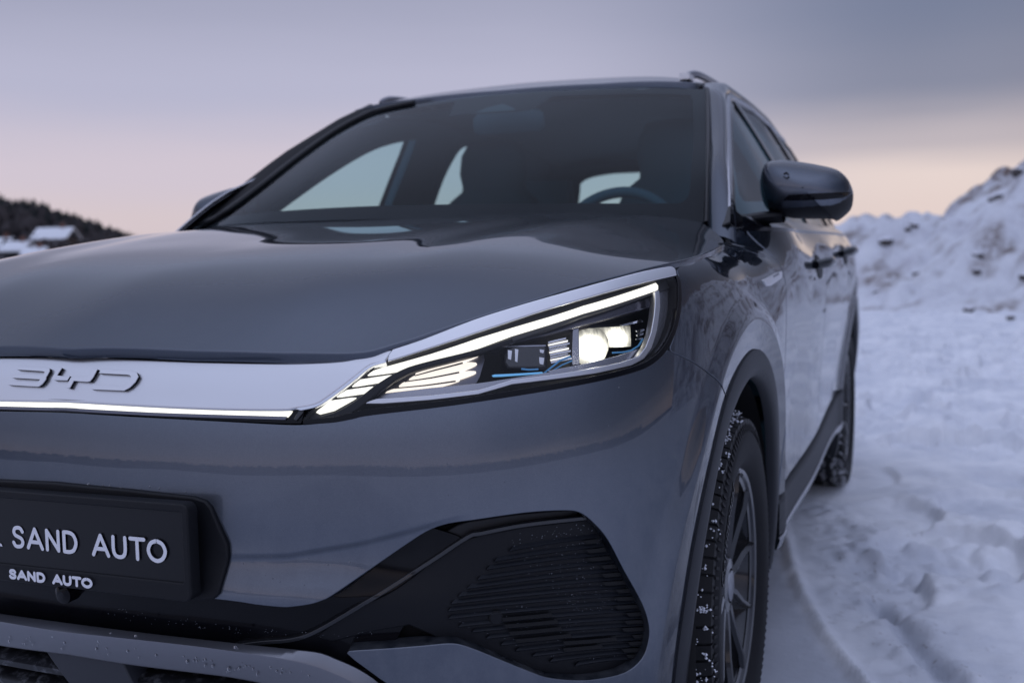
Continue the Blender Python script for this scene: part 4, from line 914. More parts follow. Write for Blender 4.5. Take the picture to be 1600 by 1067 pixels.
w1 = wheel(0., True, True, True); w2 = wheel(2.72, True, True, False)
w1.rotation_euler.x = math.radians(8); w2.rotation_euler.x = math.radians(31)
grouped_mirror(w1); grouped_mirror(w2)
# ------------------------------------------------------------------ door mirrors
MO = [(1193,262),(1202,253),(1222,250.5),(1248,253),(1281,258.5),(1307.5,265.5),(1323,278),(1331,293),(1333.5,306),(1331,324),(1323,335),(1308,345.5),(1297,342.5),(1242,341.5),(1209,334),(1196,323),(1189,302),(1188,282)]
MYP = .64
_mo = np.array([ray_at(p, MYP, 1)[[0, 2]] for p in sm(MO, 10, True)]); _mc = _mo.mean(0)
_ang = np.arctan2(*(_mo-_mc).T[::-1]); _or = np.argsort(_ang); _rad = np.linalg.norm(_mo-_mc, axis=1)
def m_rho(q):
    d = q-_mc; a = np.arctan2(d[:, 1], d[:, 0]); R_ = np.interp(a, _ang[_or], _rad[_or], period=2*math.pi); return np.linalg.norm(d, axis=1)/R_
def mshell(q):
    rho = np.clip(m_rho(q), 0, 1); return np.c_[q[:, 0], MYP-.085*(1-rho**2.6)**.55-.02*(1-rho*rho), q[:, 1]]
MSH = Surf(mshell, _mo.min(0), _mo.max(0), 1, n=120)
def ringshell(name, mat, parent, keep, k=54):
    S_ = np.sin(np.linspace(.02, math.pi/2, k)); V, F = [], []; m = len(_mo)
    for s_ in S_: V += list(MSH.f(_mc+(_mo-_mc)*s_*.9999))
    V += [np.array((p[0], MYP+.02, p[1])) for p in _mc+(_mo-_mc)*.97]
    for i in range(k):
        for j in range(m):
            f = (i*m+j, i*m+(j+1) % m, (i+1)*m+(j+1) % m, (i+1)*m+j); F.append(f)
    V = np.array(V); px_ = proj(V)
    lim = np.interp(px_[:, 0], [1190,1212,1240,1300,1312,1322,1331,1336], [334,326,325,321,317,311,304.5,304])
    up = px_[:, 1] < lim
    FF = [f for f in F if (np.mean([up[x] for x in f]) > .5) == keep]
    return mk(name, V, FF, mat, parent, sharp=60)
mir = ringshell('door_mirror', 'paint', car, True)
ringshell('mirror_foot', 'black', mir, False)
_sg = MSH.off(.0022).px([(1224,313.5),(1232,305.5),(1260,303.8),(1300,302),(1325,300.5),(1331,301.5),(1318,309),(1290,311.5),(1250,313.5)])
panel('indicator_lens', MSH.off(.0022), _sg, 'gloss', mir, flange=.006, r=.0012, h=.006, hb=.004)
for pts in (((1224,272),(1229,269.5),(1232,273)), ((1224,276),(1229,279),(1233,276))):
    panel('mirror_emblem', MSH.off(.0022), MSH.off(.0022).px(ribbon(pts, 1.6)), 'gloss', mir, flange=.003, r=.0003, h=.006, hb=.004)
mk('mirror_glass', [(p[0], MYP+.021, p[1]) for p in _mc+(_mo-_mc)*.95], [tuple(range(len(_mo)))], 'chrome', mir, smooth=False)
_fa = [ray_at(p, MYP-.02, 1) for p in ((1150,345),(1165,345),(1190,341),(1225,338))]
loft('mirror_arm', [np.array([np.array(p)+[0, .035*math.cos(a), .016*math.sin(a)] for a in np.linspace(0, 2*math.pi, 13)[:-1]]) for p in _fa], 'black', mir, closed=True)
sail = panel('mirror_sail', SIDE.off(.004), SIDE.off(.004).px([(1141,349),(1142.5,300),(1146,308),(1151,330),(1160,338),(1175,340),(1175,352),(1150,356)]), 'gloss', mir, flange=.02, r=.002)
_mr = both(mir); _mr.location = (.112, .10, .014)
# fender badge with lettering
bd = panel('wing_badge', BELT.off(.004), BELT.off(.004).px([(1193,437),(1199,446),(1205,445.5),(1222,433.5),(1222,424),(1212,427)]), 'silver', car, flange=.006, r=.001, h=.008, hb=.005)
both(bd)
for (x, y) in ((1210.5,431.5),(1213.5,430),(1216.5,428.2)):
    panel('badge_letter', BELT.off(.0052), BELT.off(.0052).px([(x-1,y-1.2),(x+1,y-2.3),(x+1,y+.8),(x-1,y+2)]), 'ash', bd, flange=.0015, r=.0003, h=.006, hb=.004)
# ------------------------------------------------------------------ cabin
def tr_hole(S, pts): return S.px(pts, far=True)
TRM = SIDE_R.off(-.04)
h1 = tr_hole(TRM, sm([(412,345),(415,333),(440,313),(500,271),(560,235),(600,219.5),(632,213),(640,212.5),(641,216),(630,245),(610,295),(600,322),(596,340)], 3))
h2 = tr_hole(TRM, sm([(655,360),(668,320),(685,273),(702,240),(712,227),(722,223),(741,228),(748,240),(746,300),(738,360)], 3))
dt = panel('door_trim', TRM, uvp((.42,1.06),(.76,1.30),(1.13,1.485),(1.32,1.525),(1.6,1.55),(2.4,1.56),(2.95,1.545),(3.28,1.47),(3.30,.9),(.45,.9)), 'interior', car, holes=[h1, h2], flange=.03, h=.06, hb=.02)
both(dt)
REARS = Surf(lambda q: np.c_[q[:, 0], 3.50-.75*(q[:, 1]-1.0)-.12*q[:, 0]**2, q[:, 1]], (-.75, .9), (.75, 1.55), -1)
RIN = Surf(lambda q: np.c_[q[:, 0], 3.42-.75*(q[:, 1]-1.0)-.12*q[:, 0]**2, q[:, 1]], (-.75, .9), (.75, 1.55), -1)
hr = RIN.px(sm([(900,345),(906,300),(908,284),(925,274),(962,267.5),(1010,262),(1060,258),(1064,300),(1062,345)], 3), far=True)
hr = np.concatenate([hr[:]]) 
tg = panel('tailgate_trim', RIN, uvp((-.68,.9),(.68,.9),(.66,1.2),(.58,1.47),(-.58,1.47),(-.66,1.2)), 'interior', car, holes=[hr], flange=.02, h=.06, hb=.02)
tw = panel('rear_window', REARS, uvp((-.62,1.09),(.62,1.09),(.60,1.2),(.54,1.43),(-.54,1.43),(-.60,1.2)), 'window', car, flange=0, h=.06, hb=.03)
tf = panel('tailgate', REARS.off(.006), uvp((-.80,1.07),(.80,1.07),(.70,1.3),(.60,1.485),(-.60,1.485),(-.70,1.3)), 'paint', car, holes=[uvp((-.61,1.10),(.61,1.10),(.59,1.2),(.53,1.42),(-.53,1.42),(-.59,1.2))], flange=.015, h=.05, hb=.03)
dash = loft('dashboard', [np.array([(x, y+dy*(1-(x/.8)**2), z) for x in np.linspace(-.76, .76, 30)]) for y, dy, z in ((.50,-.17,1.07),(.62,-.15,1.085),(.80,-.10,1.085),(.90,-.06,1.06),(.93,-.05,.98),(.90,0,.75),(.95,0,.4))], 'interior', car, sharp=60)
hoodl = loft('instrument_hood', [np.array([(.37+.17*math.cos(a), y, 1.075+.045*math.sin(a)) for a in np.linspace(0, math.pi, 16)]) for y in (.70, .88)], 'interior', dash)
_sc = np.array(ray_at((962,305), .98, 1)); _sc = np.array([_sc[0], .98, _sc[2]-.155])
def swp(R_, a): t = math.radians(24); v = np.array([R_*math.cos(a), 0, R_*math.sin(a)]); return _sc+np.array([v[0], v[2]*math.sin(t), v[2]*math.cos(t)])
sw = MB().tube([swp(.183, a) for a in np.linspace(0, 2*math.pi, 65)[:-1]], .0165, 12, closed=True).build('steering_wheel', 'interior', car)
for a in (0, math.pi, -math.pi/2): MB().tube([swp(.05, a), swp(.175, a)], [.03, .018], 8, sx=.5).build('steering_spoke', 'interior', sw)
MB().tube([swp(.0, 0)+[0, -.02, 0], swp(.0, 0)+[0, .03, 0]], [.07, .06], 16).build('steering_hub', 'interior', sw)
def seat(x, y):
    s_ = loft('seat', [np.array([(x+w/2*np.sign(math.cos(a))*abs(math.cos(a))**.55, y+yo+t_/2*np.sign(math.sin(a))*abs(math.sin(a))**.7, z) for a in np.linspace(0, 2*math.pi, 33)[:-1]]) for z, w, t_, yo in ((.55,.50,.16,0),(.7,.52,.16,.02),(.95,.50,.14,.07),(1.12,.44,.12,.11),(1.22,.36,.10,.14),(1.26,.26,.09,.15),(1.28,.26,.09,.155),(1.33,.28,.10,.155),(1.40,.27,.10,.165),(1.445,.22,.07,.17),(1.455,.1,.03,.175))], 'interior', car, closed=True, sharp=80)
    MB().box((x, y-.22, .52), (.50, .52, .14)).build('seat_cushion', 'interior', s_)
seat(-.365, 1.66); seat(.425, 1.38)
MB().box((0, 2.35, .80), (1.30, .18, .75), taper=.92).build('rear_seat', 'interior', car)
for x in (-.38, .38): MB().box((x, 2.46, 1.25), (.26, .09, .17), taper=.85).build('rear_headrest', 'interior', car)
MB().box((0, 1.7, .30), (1.66, 2.6, .04)).build('cabin_floor', 'interior', car)
MB().box((0, .56, .55), (1.6, .04, .95)).build('firewall', 'dark', car)
_mp = SCREEN.off(-.10); _ip = _mp(_mp.px([(795,192)]))[0]
MB().tube([_ip+[-.115, 0, 0], _ip+[-.10, 0, 0], _ip+[.10, 0, 0], _ip+[.115, 0, 0]], [.022, .034, .034, .022], 14, sx=.5).build('cabin_mirror', 'interior', car)
# ------------------------------------------------------------------ wet and dirt on the front: drops, specks of frozen spray
def drops(name, spots, mat, seed, flat=.45, tail=0.):
    """many small domes on the body as one mesh; spots: (surface, uv, radius)"""
    V, F = [], []
    for S, uv, r in spots:
        uv = np.asarray(uv)[None]; c = S(uv)[0]; nn = S.normal(uv)[0]; t = np.cross(nn, [0, 0, 1]); t /= np.linalg.norm(t)+1e-9; d = np.cross(t, nn); k = len(V); m = 7
        for fr, fh in ((1., -.05), (.75, .62)):
            for j in range(m): a = 2*math.pi*j/m; V.append(c+r*fr*(t*math.cos(a)+d*math.sin(a)*(1+tail*(math.sin(a)*np.sign(d[2]) > 0)))+nn*r*flat*fh)
        V.append(c+nn*r*flat)
        for j in range(m): F += [(k+j, k+(j+1) % m, k+m+(j+1) % m, k+m+j), (k+m+j, k+m+(j+1) % m, k+2*m)]
    o = mk(name, V, F, mat, car); o['kind'] = 'stuff'; return o
MAT['water'] = principled('water_drop', (.10,.11,.14), .03, 0, 1., Transmission_Weight=.35)[0]
MAT['frost'] = principled('frozen_spray', (.26,.28,.32), .5)[0]
rg = np.random.default_rng(11)
def scatter(S, poly, n_, r0, r1, dens=None):
    P = np.array(poly, float); lo, hi = P.min(0), P.max(0); out = []
    q = rg.uniform(lo, hi, (n_*6, 2)); q = q[inside(q, P)]
    if dens is not None: q = q[rg.uniform(0, 1, len(q)) < dens(q)]
    q = q[:n_]; uv = S.px(q); err = np.abs(proj(S(uv))-q).max(1) < 1.5
    for u in uv[err]: out.append((S, u, rg.uniform(r0, r1)*(1.6 if rg.uniform() < .06 else 1)))
    return out
FOGS = BELT.off(-.0205)
sp = scatter(FOGS, C4((740,190),(1060,150),(1140,230),(1240,420),(1230,520),(1000,520),(900,420),(760,330)), 260, .0003, .0007, lambda q: .25+.75*np.exp(-((q[:, 0]-905)/45)**2))
sp += scatter(FOGS, C4((480,540),(1250,430),(1290,620),(1200,740),(760,690)), 120, .0003, .0006)
sp += scatter(BELT.off(-.022), C3((420,570),(1000,650),(1240,660),(1500,660),(1500,690),(1100,690),(420,620)), 70, .0003, .0006)
drops('frozen_spray', sp, 'frost', 1)
wp = scatter(BELT.off(.0002), [(20,770),(60,750),(250,760),(330,775),(330,790),(250,772),(60,765)], 22, .0007, .0014)
wp += scatter(BELT.off(.0002), [(470,660),(700,640),(1000,590),(1000,760),(700,800),(480,900),(360,900),(360,700)], 16, .0004, .0009)
wp += scatter(BELT.off(.0002), [(345,900),(480,930),(560,880),(420,850)], 9, .0005, .0012)
WS = BELT.off(.0105)
wp += scatter(WS, [(10,990),(180,1000),(330,1030),(440,1040),(540,1062),(420,1060),(200,1025),(10,1008)], 60, .0008, .0022)
wp += [(BELT.off(.006), BELT.off(.006).px([p])[0], r) for p, r in (((174,994),.0044),((213,997),.0042),((229,1001),.0042),((369,1015),.0046),((408,1022),.004))]
drops('water_drops', wp, 'water', 2, .5, .6)
# small sprinkle of snow grains on the screen foot and bonnet
hp = scatter(HOOD.off(.0002), [(150,420),(500,380),(900,370),(900,430),(600,500),(150,520)], 12, .0005, .0009)
drops('water_drops', hp, 'water', 3, .5)
# ------------------------------------------------------------------ noise for terrain
def _hash(ix, iy, seed):
    n = (ix.astype(np.int64)*374761393+iy.astype(np.int64)*668265263+seed*1274126177) & 0x7fffffff
    n = ((n ^ (n >> 13))*1274126177) & 0x7fffffff
    return ((n ^ (n >> 16)) & 0xffff)/65535.
def vnoise(x, y, seed=0):
    ix, iy = np.floor(x), np.floor(y); fx, fy = x-ix, y-iy; fx = fx*fx*fx*(fx*(fx*6-15)+10); fy = fy*fy*fy*(fy*(fy*6-15)+10)
    a = _hash(ix, iy, seed); b = _hash(ix+1, iy, seed); c = _hash(ix, iy+1, seed); d = _hash(ix+1, iy+1, seed)
    return (a*(1-fx)+b*fx)*(1-fy)+(c*(1-fx)+d*fx)*fy
def fbm(x, y, oct_=4, seed=0, gain=.5):
    s = 0; a = 1; t = 0
    for i in range(oct_): s = s+a*(vnoise(x, y, seed+i)-.5); t += a; a *= gain; x = x*2.03+17.1; y = y*2.03+5.3
    return s/t
def lumps(x, y, size, seed, jitter=.9, keep=1.):
    """rounded clods: height of the nearest scattered dome (0..1)"""
    x = x/size; y = y/size; ix, iy = np.floor(x), np.floor(y); h_ = np.zeros_like(x)
    for dx in (-1, 0, 1):
        for dy in (-1, 0, 1):
            cx = ix+dx; cy = iy+dy; px_ = cx+.5+jitter*(_hash(cx, cy, seed)-.5); py_ = cy+.5+jitter*(_hash(cx, cy, seed+1)-.5)
            R_ = .28+.42*_hash(cx, cy, seed+2); on = _hash(cx, cy, seed+3) < keep
            d2 = ((x-px_)**2+(y-py_)**2)/R_**2
            h_ = np.maximum(h_, np.where(on, np.sqrt(np.clip(1-d2, 0, 1))*R_, 0))
    return h_
def segd(x, y, pts):
    """distance to a polyline and position along it"""
    best = np.full(x.shape, 1e9); side = np.zeros_like(x)
    for (x0, y0), (x1, y1) in zip(pts, pts[1:]):
        dx, dy = x1-x0, y1-y0; L2 = dx*dx+dy*dy; t = np.clip(((x-x0)*dx+(y-y0)*dy)/L2, 0, 1)
        d = np.hypot(x-x0-t*dx, y-y0-t*dy); m = d < best; best = np.where(m, d, best); side = np.where(m, (x-x0)*dy-(y-y0)*dx, side)
    return best, -np.sign(side)
def nonuni(fine, a, b, grow, lo, hi):
    mid = np.arange(a, b, fine); up = [b]; st = fine
    while up[-1] < hi: st *= grow; up.append(up[-1]+st)
    dn = [a]; st = fine
    while dn[-1] > lo: st *= grow; dn.append(dn[-1]-st)
    return np.concatenate([dn[:0:-1], mid, up])
gp = lambda p: tuple(ray_at(p, 0, 2)[:2])
RIDGE = sm([gp(p) for p in ((1222,800),(1228,835),(1242,890),(1258,930),(1280,968),(1310,1012),(1352,1064),(1420,1150))], 4)
RUT = sm([gp(p) for p in ((1372,922),(1392,950),(1430,995),(1495,1064),(1560,1130))], 4)
def ground_h(x, y):
    h_ = .018*fbm(x*.8, y*.8, 3, 3)+.010*fbm(x*4, y*4, 3, 9)
    d, s_ = segd(x, y, RIDGE); out = s_ > 0                                      # right of the ridge the snow is trodden
    rough = sstep(d*s_, .02, .12)*(1-.5*sstep(y, 9, 16))
    walk = (.25+.75*sstep(fbm(x*.7+3, y*.7, 2, 21), -.16, .06))*sstep(y-.35*x, .35, 1.3)
    h_ = h_+rough*walk*(.045*lumps(x, y, .26, 31, .9, .6)+.05*lumps(x, y, .10, 41, .9, .6)+.025*lumps(x, y, .05, 45, .9, .5)+.055*fbm(x*3.4, y*3.4, 5, 51, .6))
    h_ = h_-rough*(.35+.65*walk)*.075*sstep(lumps(x*1.0, y*.75, .40, 61, .9, .6), .20, .36)  # foot prints
    h_ = h_+rough*.012*fbm(x*14, y*14, 2, 71)
    clear_ = np.exp(-(np.maximum(np.abs(x)-.95, 0)/.12)**2)*sstep(y, -1.6, -1.1)*(1-sstep(y, 3.2, 3.8))  # under the car: kept below the tyres
    h_ = h_*(1-.9*clear_)-.012*(1-clear_*0)
    h_ = h_+.024*np.exp(-(d/.017)**2)*(1+.8*fbm(x*7, y*7, 2, 5))+.008*lumps(x, y, .035, 81)*np.exp(-(d/.06)**2)
    band = np.exp(-((d*s_-.20)/.13)**2); h_ = h_+band*(.022*lumps(x, y, .055, 91, .9, .7)-.004*sstep(np.sin((y*.7+x)*60), .2, .9))   # tread prints
    d2, s2 = segd(x, y, RUT); h_ = h_-.034*np.exp(-(d2/.026)**2)+.005*np.exp(-((d2-.06)/.025)**2)
    for wx in (-.775, .775):
        for wy in (0, 2.72):
            w = np.exp(-(np.maximum(np.abs(x-wx)-.10, 0)/.05)**2-(np.maximum(np.abs(y-wy)-.10, 0)/.06)**2); h_ = h_*(1-w)+.002*w
    return h_, d2, d, s_
gx = nonuni(.012, .62, 2.0, 1.024, -400, 400); gy = nonuni(.016, .25, 2.6, 1.017, -400, 500)
X, Y = np.meshgrid(gx, gy, indexing='ij'); H, RG_, D_, S_ = ground_h(X, Y)
fade = 1-sstep(np.hypot(X, Y), 40, 90); H = H*fade
def grid(name, X, Y, Z, mat, attrs=None):
    nx, ny = X.shape; me = bpy.data.meshes.new(name); nv = nx*ny
    me.vertices.add(nv); me.vertices.foreach_set('co', np.stack([X, Y, Z], -1).reshape(-1).astype(np.float32))
    i = np.arange(nv).reshape(nx, ny); q = np.stack([i[:-1, :-1], i[1:, :-1], i[1:, 1:], i[:-1, 1:]], -1).reshape(-1, 4)
    me.loops.add(q.size); me.loops.foreach_set('vertex_index', q.reshape(-1).astype(np.int32)); me.polygons.add(len(q))
    me.polygons.foreach_set('loop_start', np.arange(0, q.size, 4, dtype=np.int32)); me.polygons.foreach_set('loop_total', np.full(len(q), 4, np.int32))
    me.update(); me.validate(); me.shade_smooth()
    for k, v in (attrs or {}).items():
        a = me.attributes.new(k, 'FLOAT', 'POINT'); a.data.foreach_set('value', np.asarray(v, np.float32).reshape(-1))
    return link(name, me, mat)
m, p, s = principled('trodden_snow', (.8,.82,.86), .65); n, L, ramp, M_, mix = s
t = n('ShaderNodeTexCoord').outputs['Object']
at = n('ShaderNodeAttribute', attribute_name='icy').outputs['Fac']; dt_ = n('ShaderNodeAttribute', attribute_name='dirt').outputs['Fac']
z1 = n('ShaderNodeTexNoise', ins={'Vector': t, 'Scale': 2.2, 'Detail': 6., 'Roughness': .65}).outputs[0]
z2 = n('ShaderNodeTexNoise', ins={'Vector': t, 'Scale': 38., 'Detail': 5., 'Roughness': .7}).outputs[0]
snow = ramp(z1, [(.34, (.60,.625,.69)), (.62, (.86,.87,.90))], 'LINEAR')
icy = ramp(z1, [(.32, (.43,.455,.51)), (.68, (.54,.565,.63))], 'LINEAR')
c1 = mix(at, snow, icy)
c2 = mix(M_('MULTIPLY', ramp(z2, [(.60, (0,0,0)), (.70, (1,1,1))], 'LINEAR'), dt_), c1, (.16,.13,.115))
L.new(c2, p.inputs['Base Color']); L.new(M_('MULTIPLY_ADD', at, -.25, .7), p.inputs['Roughness'])
b1 = n('ShaderNodeBump', ins={'Height': z2, 'Distance': .006, 'Strength': .5}); L.new(b1.outputs[0], p.inputs['Normal']); MAT['ground'] = m
icy_v = np.clip(np.where(S_ < 0, 1., 0)*(1-sstep(np.abs(X-.2), 1.0, 1.7)), 0, 1)*(1-sstep(Y, 2.2, 4.5))*(1-1.0*np.exp(-(D_/.03)**2))+.35*(1-sstep(D_, .05, .35))*(S_ > 0)
icy_v = icy_v+.55*np.exp(-(RG_/.030)**2)+.30*np.exp(-((D_*S_-.20)/.12)**2)*(1-sstep(Y, 1.8, 3.2))
dirt_v = np.exp(-((D_*S_-.20)/.16)**2)*(1-sstep(Y, 1.6, 3.0))*.9
go = grid('snow_ground', X, Y, H, 'ground', {'icy': np.clip(icy_v, 0, 1), 'dirt': dirt_v}); go['kind'] = 'structure'
# ------------------------------------------------------------------ ploughed snow banks on the right
m, p, s = principled('dirty_ploughed_snow', (.8,.82,.86), .75); n, L, ramp, M_, mix = s
t = n('ShaderNodeTexCoord').outputs['Object']; dt_ = n('ShaderNodeAttribute', attribute_name='dirt').outputs['Fac']
z1 = n('ShaderNodeTexNoise', ins={'Vector': t, 'Scale': 1.1, 'Detail': 8., 'Roughness': .72}).outputs[0]
z2 = n('ShaderNodeTexNoise', ins={'Vector': t, 'Scale': 5.5, 'Detail': 5., 'Roughness': .7}).outputs[0]
c1 = ramp(z1, [(.30, (.60,.60,.66)), (.52, (.78,.80,.85)), (.7, (.84,.85,.89))], 'LINEAR')
f = M_('MINIMUM', M_('MULTIPLY', dt_, ramp(z2, [(.36, (0,0,0)), (.54, (1,1,1))], 'LINEAR')), 1.)
L.new(mix(f, c1, (.17,.12,.10)), p.inputs['Base Color'])
b1 = n('ShaderNodeBump', ins={'Height': z2, 'Distance': .12, 'Strength': .8}); L.new(b1.outputs[0], p.inputs['Normal']); MAT['bank'] = m
def bank(name, label, c, L_, W_, Hf, seed, ang, dirt=1.):
    """heap with the profile Hf(along) (m), running L_ long and W_ deep"""
    a = np.linspace(0, 1, int(L_/.10)); b = np.linspace(0, 1, int(W_/.10)); A, B = np.meshgrid(a, b, indexing='ij')
    h0 = Hf(A*L_); edge = sstep(np.minimum(A, 1-A)*L_, -.4, .5)
    prof = sstep(B, 0, .42)*(1-sstep(B, .62, 1.)); xl = A*L_; yl = B*W_
    wob = .35*fbm(xl*.35, yl*.35, 3, seed)
    Z = h0*edge*np.clip(prof*(1+wob), 0, 2)
    lum = .55*lumps(xl, yl, 1.05, seed+1, .9, .8)+.34*lumps(xl, yl, .52, seed+5)+.16*lumps(xl, yl, .24, seed+9)
    toe = sstep(Z, .0, .35)
    Z = Z+toe*(lum*.62-.12+.30*fbm(xl*1.2, yl*1.2, 4, seed+13))+(1-toe)*sstep(B, .02, .10)*(1-sstep(B, .9, .98))*.22*lumps(xl, yl, .45, seed+17, .9, .35)
    Z = np.where((A < .001) | (A > .999) | (B < .001) | (B > .999), -.3, Z)-.03
    ca, sa = math.cos(ang), math.sin(ang); Xw = c[0]+xl*ca-yl*sa; Yw = c[1]+xl*sa+yl*ca
    dv = np.clip(sstep(fbm(xl*.45+9, Z*.9+yl*.45, 3, seed+21), .04, .18)*.7+.55*sstep(fbm(xl*1.6, yl*1.6+Z, 3, seed+25), .06, .22)+.5*sstep(fbm(xl*5, yl*5, 2, seed+29), .12, .3), 0, 1)*dirt
    o = grid(name, Xw, Yw, Z, 'bank', {'dirt': dv}); o['label'] = label; o['category'] = 'snow bank'; o['group'] = 'ploughed snow banks at the edge of the lot'
    return o, (Xw, Yw, Z)
_tall, gT = bank('snow_bank', 'tall ploughed snow bank rising to the right edge of the photo', (.2,17.4), 26, 9.5, lambda x: np.interp(x, [0,1.0,2.0,2.7,4.,6.,9,26], [.95,1.75,2.4,2.85,3.85,5.1,6.6,7.5]), 100, math.radians(-3))
_low, gL = bank('snow_bank', 'low rounded snow bank behind the car next to the taller one', (-5.,18.6), 10, 8, lambda x: np.interp(x, [0,2,4,5.2,6.6,10], [.9,1.2,1.55,1.75,1.6,1.2]), 200, math.radians(-4))
# loose dark stones lying on and before the banks
def stone(p, r, label, seed, mat='stone'):
    r = r*.72
    rg = np.random.default_rng(seed); bm = bmesh.new(); bmesh.ops.create_icosphere(bm, subdivisions=2, radius=1)
    k = rg.normal(0, 1, (5, 3))
    for v in bm.verts:
        q = np.array(v.co); f = 1+.18*sum(math.sin(q@kk*1.6+i) for i, kk in enumerate(k))/2; v.co = Vector(q*f*[1, .9, .7]*r)
    me = bpy.data.meshes.new('stone'); bm.to_mesh(me); bm.free(); me.shade_smooth(); me.set_sharp_from_angle(angle=math.radians(35)); o = link('stone', me, mat); o.location = p; o.rotation_euler = (0, 0, rg.uniform(0, 6))
    o['label'] = label; o['category'] = 'stone'; o['group'] = 'dark stones in the ploughed snow'
m, p, s = principled('dark_frozen_stone', (.06,.055,.055), .8); n, L, ramp, M_, mix = s
t = bumped(s, p, 14., .05); up = n('ShaderNodeSeparateXYZ', ins={0: n('ShaderNodeNewGeometry').outputs['Normal']}).outputs[2]
zz = n('ShaderNodeTexNoise', ins={'Vector': t, 'Scale': 9., 'Detail': 4.}).outputs[0]
L.new(mix(ramp(M_('MULTIPLY_ADD', zz, .9, up), [(.88, (0,0,0)), (1., (1,1,1))], 'LINEAR'), (.075,.065,.062), (.74,.75,.80)), p.inputs['Base Color']); MAT['stone'] = m
def on_bank(px_, G, r):
    P = np.stack(G, -1).reshape(-1, 3); q = proj(P); d = np.hypot(*(q-np.array(px_)).T); c_ = np.where(d < 6)[0]
    if not len(c_): c_ = np.array([np.argmin(d)])
    i = c_[np.argmin(((P[c_]-CAM)**2).sum(1))]; return tuple(P[i]+[0, 0, -r*.12])
for px_, G, r, lab in (((1514,484),None,.13,'dark stone lying on the flat snow in front of the tall bank'),
        ((1578,496),None,.10,'small flat dark stone on the flat snow near the right edge'),
        ((1558,305),gT,.24,'large dark stone in a brown streak high on the tall bank'),
        ((1592,264),gT,.20,'dark stone close to the top of the tall bank at the right edge'),
        ((1524,395),gT,.15,'dark stone halfway up the tall bank'),
        ((1521,423),gT,.12,'small dark stone low on the middle of the tall bank'),
        ((1427,348),gL,.15,'dark stone on the crest of the low bank'),
        ((1415,358),gL,.11,'small stone just below the crest of the low bank'),
        ((1384,374),gL,.20,'broad dark stone on the face of the low bank'),
        ((1367,450),gL,.13,'dark stone at the foot of the low bank beside the car'),
        ((1436,423),gT,.13,'dark stone at the left foot of the tall bank'),
        ((1598,430),gT,.16,'dark stone in the lower right of the tall bank')):
    P_ = on_bank(px_, G, r) if G is not None else tuple(ray_at(px_, .02, 2)); stone(P_, r, lab, int(px_[0]))
# ------------------------------------------------------------------ wooded hill with snowy houses on the left, more wooded hills all round
m, p, s = principled('wooded_hillside', (.05,.05,.05), .9); n, L, ramp, M_, mix = s
t = n('ShaderNodeTexCoord').outputs['Object']
z1 = n('ShaderNodeTexNoise', ins={'Vector': t, 'Scale': .05, 'Detail': 6., 'Roughness': .7}).outputs[0]
L.new(ramp(z1, [(.45, (.03,.03,.034)), (.60, (.06,.058,.066)), (.72, (.40,.41,.45))], 'LINEAR'), p.inputs['Base Color']); MAT['hill'] = m
MAT['conifer'] = principled('dark_winter_conifer', (.016,.022,.022), .9)[0]
MAT['birch'] = principled('bare_winter_twigs', (.045,.038,.040), .9)[0]
def hill_z(az, rr):
    """height of the far terrain by azimuth (deg, 0 = +y, clockwise) and distance"""
    a = (az+180) % 360-180
    pk = np.interp(a, [-180,-150,-120,-95,-70,-58,-50,-47,-45,-43,-41.5,-40,-38,-35,-28,-10,10,40,80,120,150,180], [15,13,17,12,18,20,20,18.5,16.5,12,8,5,2.5,1.5,1,1,1,2,6,10,13,15])
    return pk*sstep(rr, 200, 330)+2.*fbm(a*.22, rr*.012, 3, 300)*sstep(rr, 210, 300)
aa = np.radians(np.linspace(-180, 180, 361)); rr = np.linspace(150, 620, 48); AA, RR = np.meshgrid(aa, rr, indexing='ij')
ZZ = hill_z(np.degrees(AA), RR)*np.where(RR > 560, .4, 1.)-.4*(RR < 155)
ho = grid('wooded_hills', RR*np.sin(AA), RR*np.cos(AA), ZZ-.05, 'hill'); ho['kind'] = 'structure'
# a far-off wood: one mass of small conifers and bare trees
def wood(name, n_, azr, rr_, hr, mat, seed, bare=False):
    rg = np.random.default_rng(seed); V = []; F = []; a_all = rg.uniform(*azr, n_); r_all = rg.uniform(*rr_, n_); z_all = hill_z(a_all, r_all)
    for i in range(n_):
        az = a_all[i]; r0 = r_all[i]
        z0 = z_all[i]
        
        a = math.radians(az); c_ = np.array((r0*math.sin(a), r0*math.cos(a), z0-.3)); hh = rg.uniform(*hr); w = hh*rg.uniform(.16, .26)*(1.5 if bare else 1); k = len(V); m_ = 6
        tiers = [(.12, .55), (.3, 1.), (.62, .9), (.9, .45)] if bare else [(.08, 1.), (.36, .62), (.34, .85), (.64, .36), (.62, .55)]
        for fz, fr in tiers:
            for j in range(m_):
                q = 2*math.pi*(j+rg.uniform(-.3, .3))/m_; V.append(c_+np.array((w*fr*rg.uniform(.65, 1.25)*math.cos(q), w*fr*rg.uniform(.65, 1.25)*math.sin(q), hh*(fz+rg.uniform(-.05, .05)))))
        V.append(c_+[0, 0, hh])
        for t_ in range(len(tiers)-1):
            for j in range(m_): F.append((k+t_*m_+j, k+t_*m_+(j+1) % m_, k+(t_+1)*m_+(j+1) % m_, k+(t_+1)*m_+j))
        for j in range(m_): F.append((k+(len(tiers)-1)*m_+j, k+(len(tiers)-1)*m_+(j+1) % m_, len(V)-1))
    o = mk(name, V, F, mat, smooth=False); o['kind'] = 'stuff'
wood('conifer_wood', 2600, (-66,-39.5), (290,440), (2.2,5.2), 'conifer', 1)
wood('bare_wood', 1100, (-66,-38.5), (235,330), (1.8,4.4), 'birch', 2, True)
wood('conifer_wood', 2600, (75,290), (290,420), (3,11), 'conifer', 3)
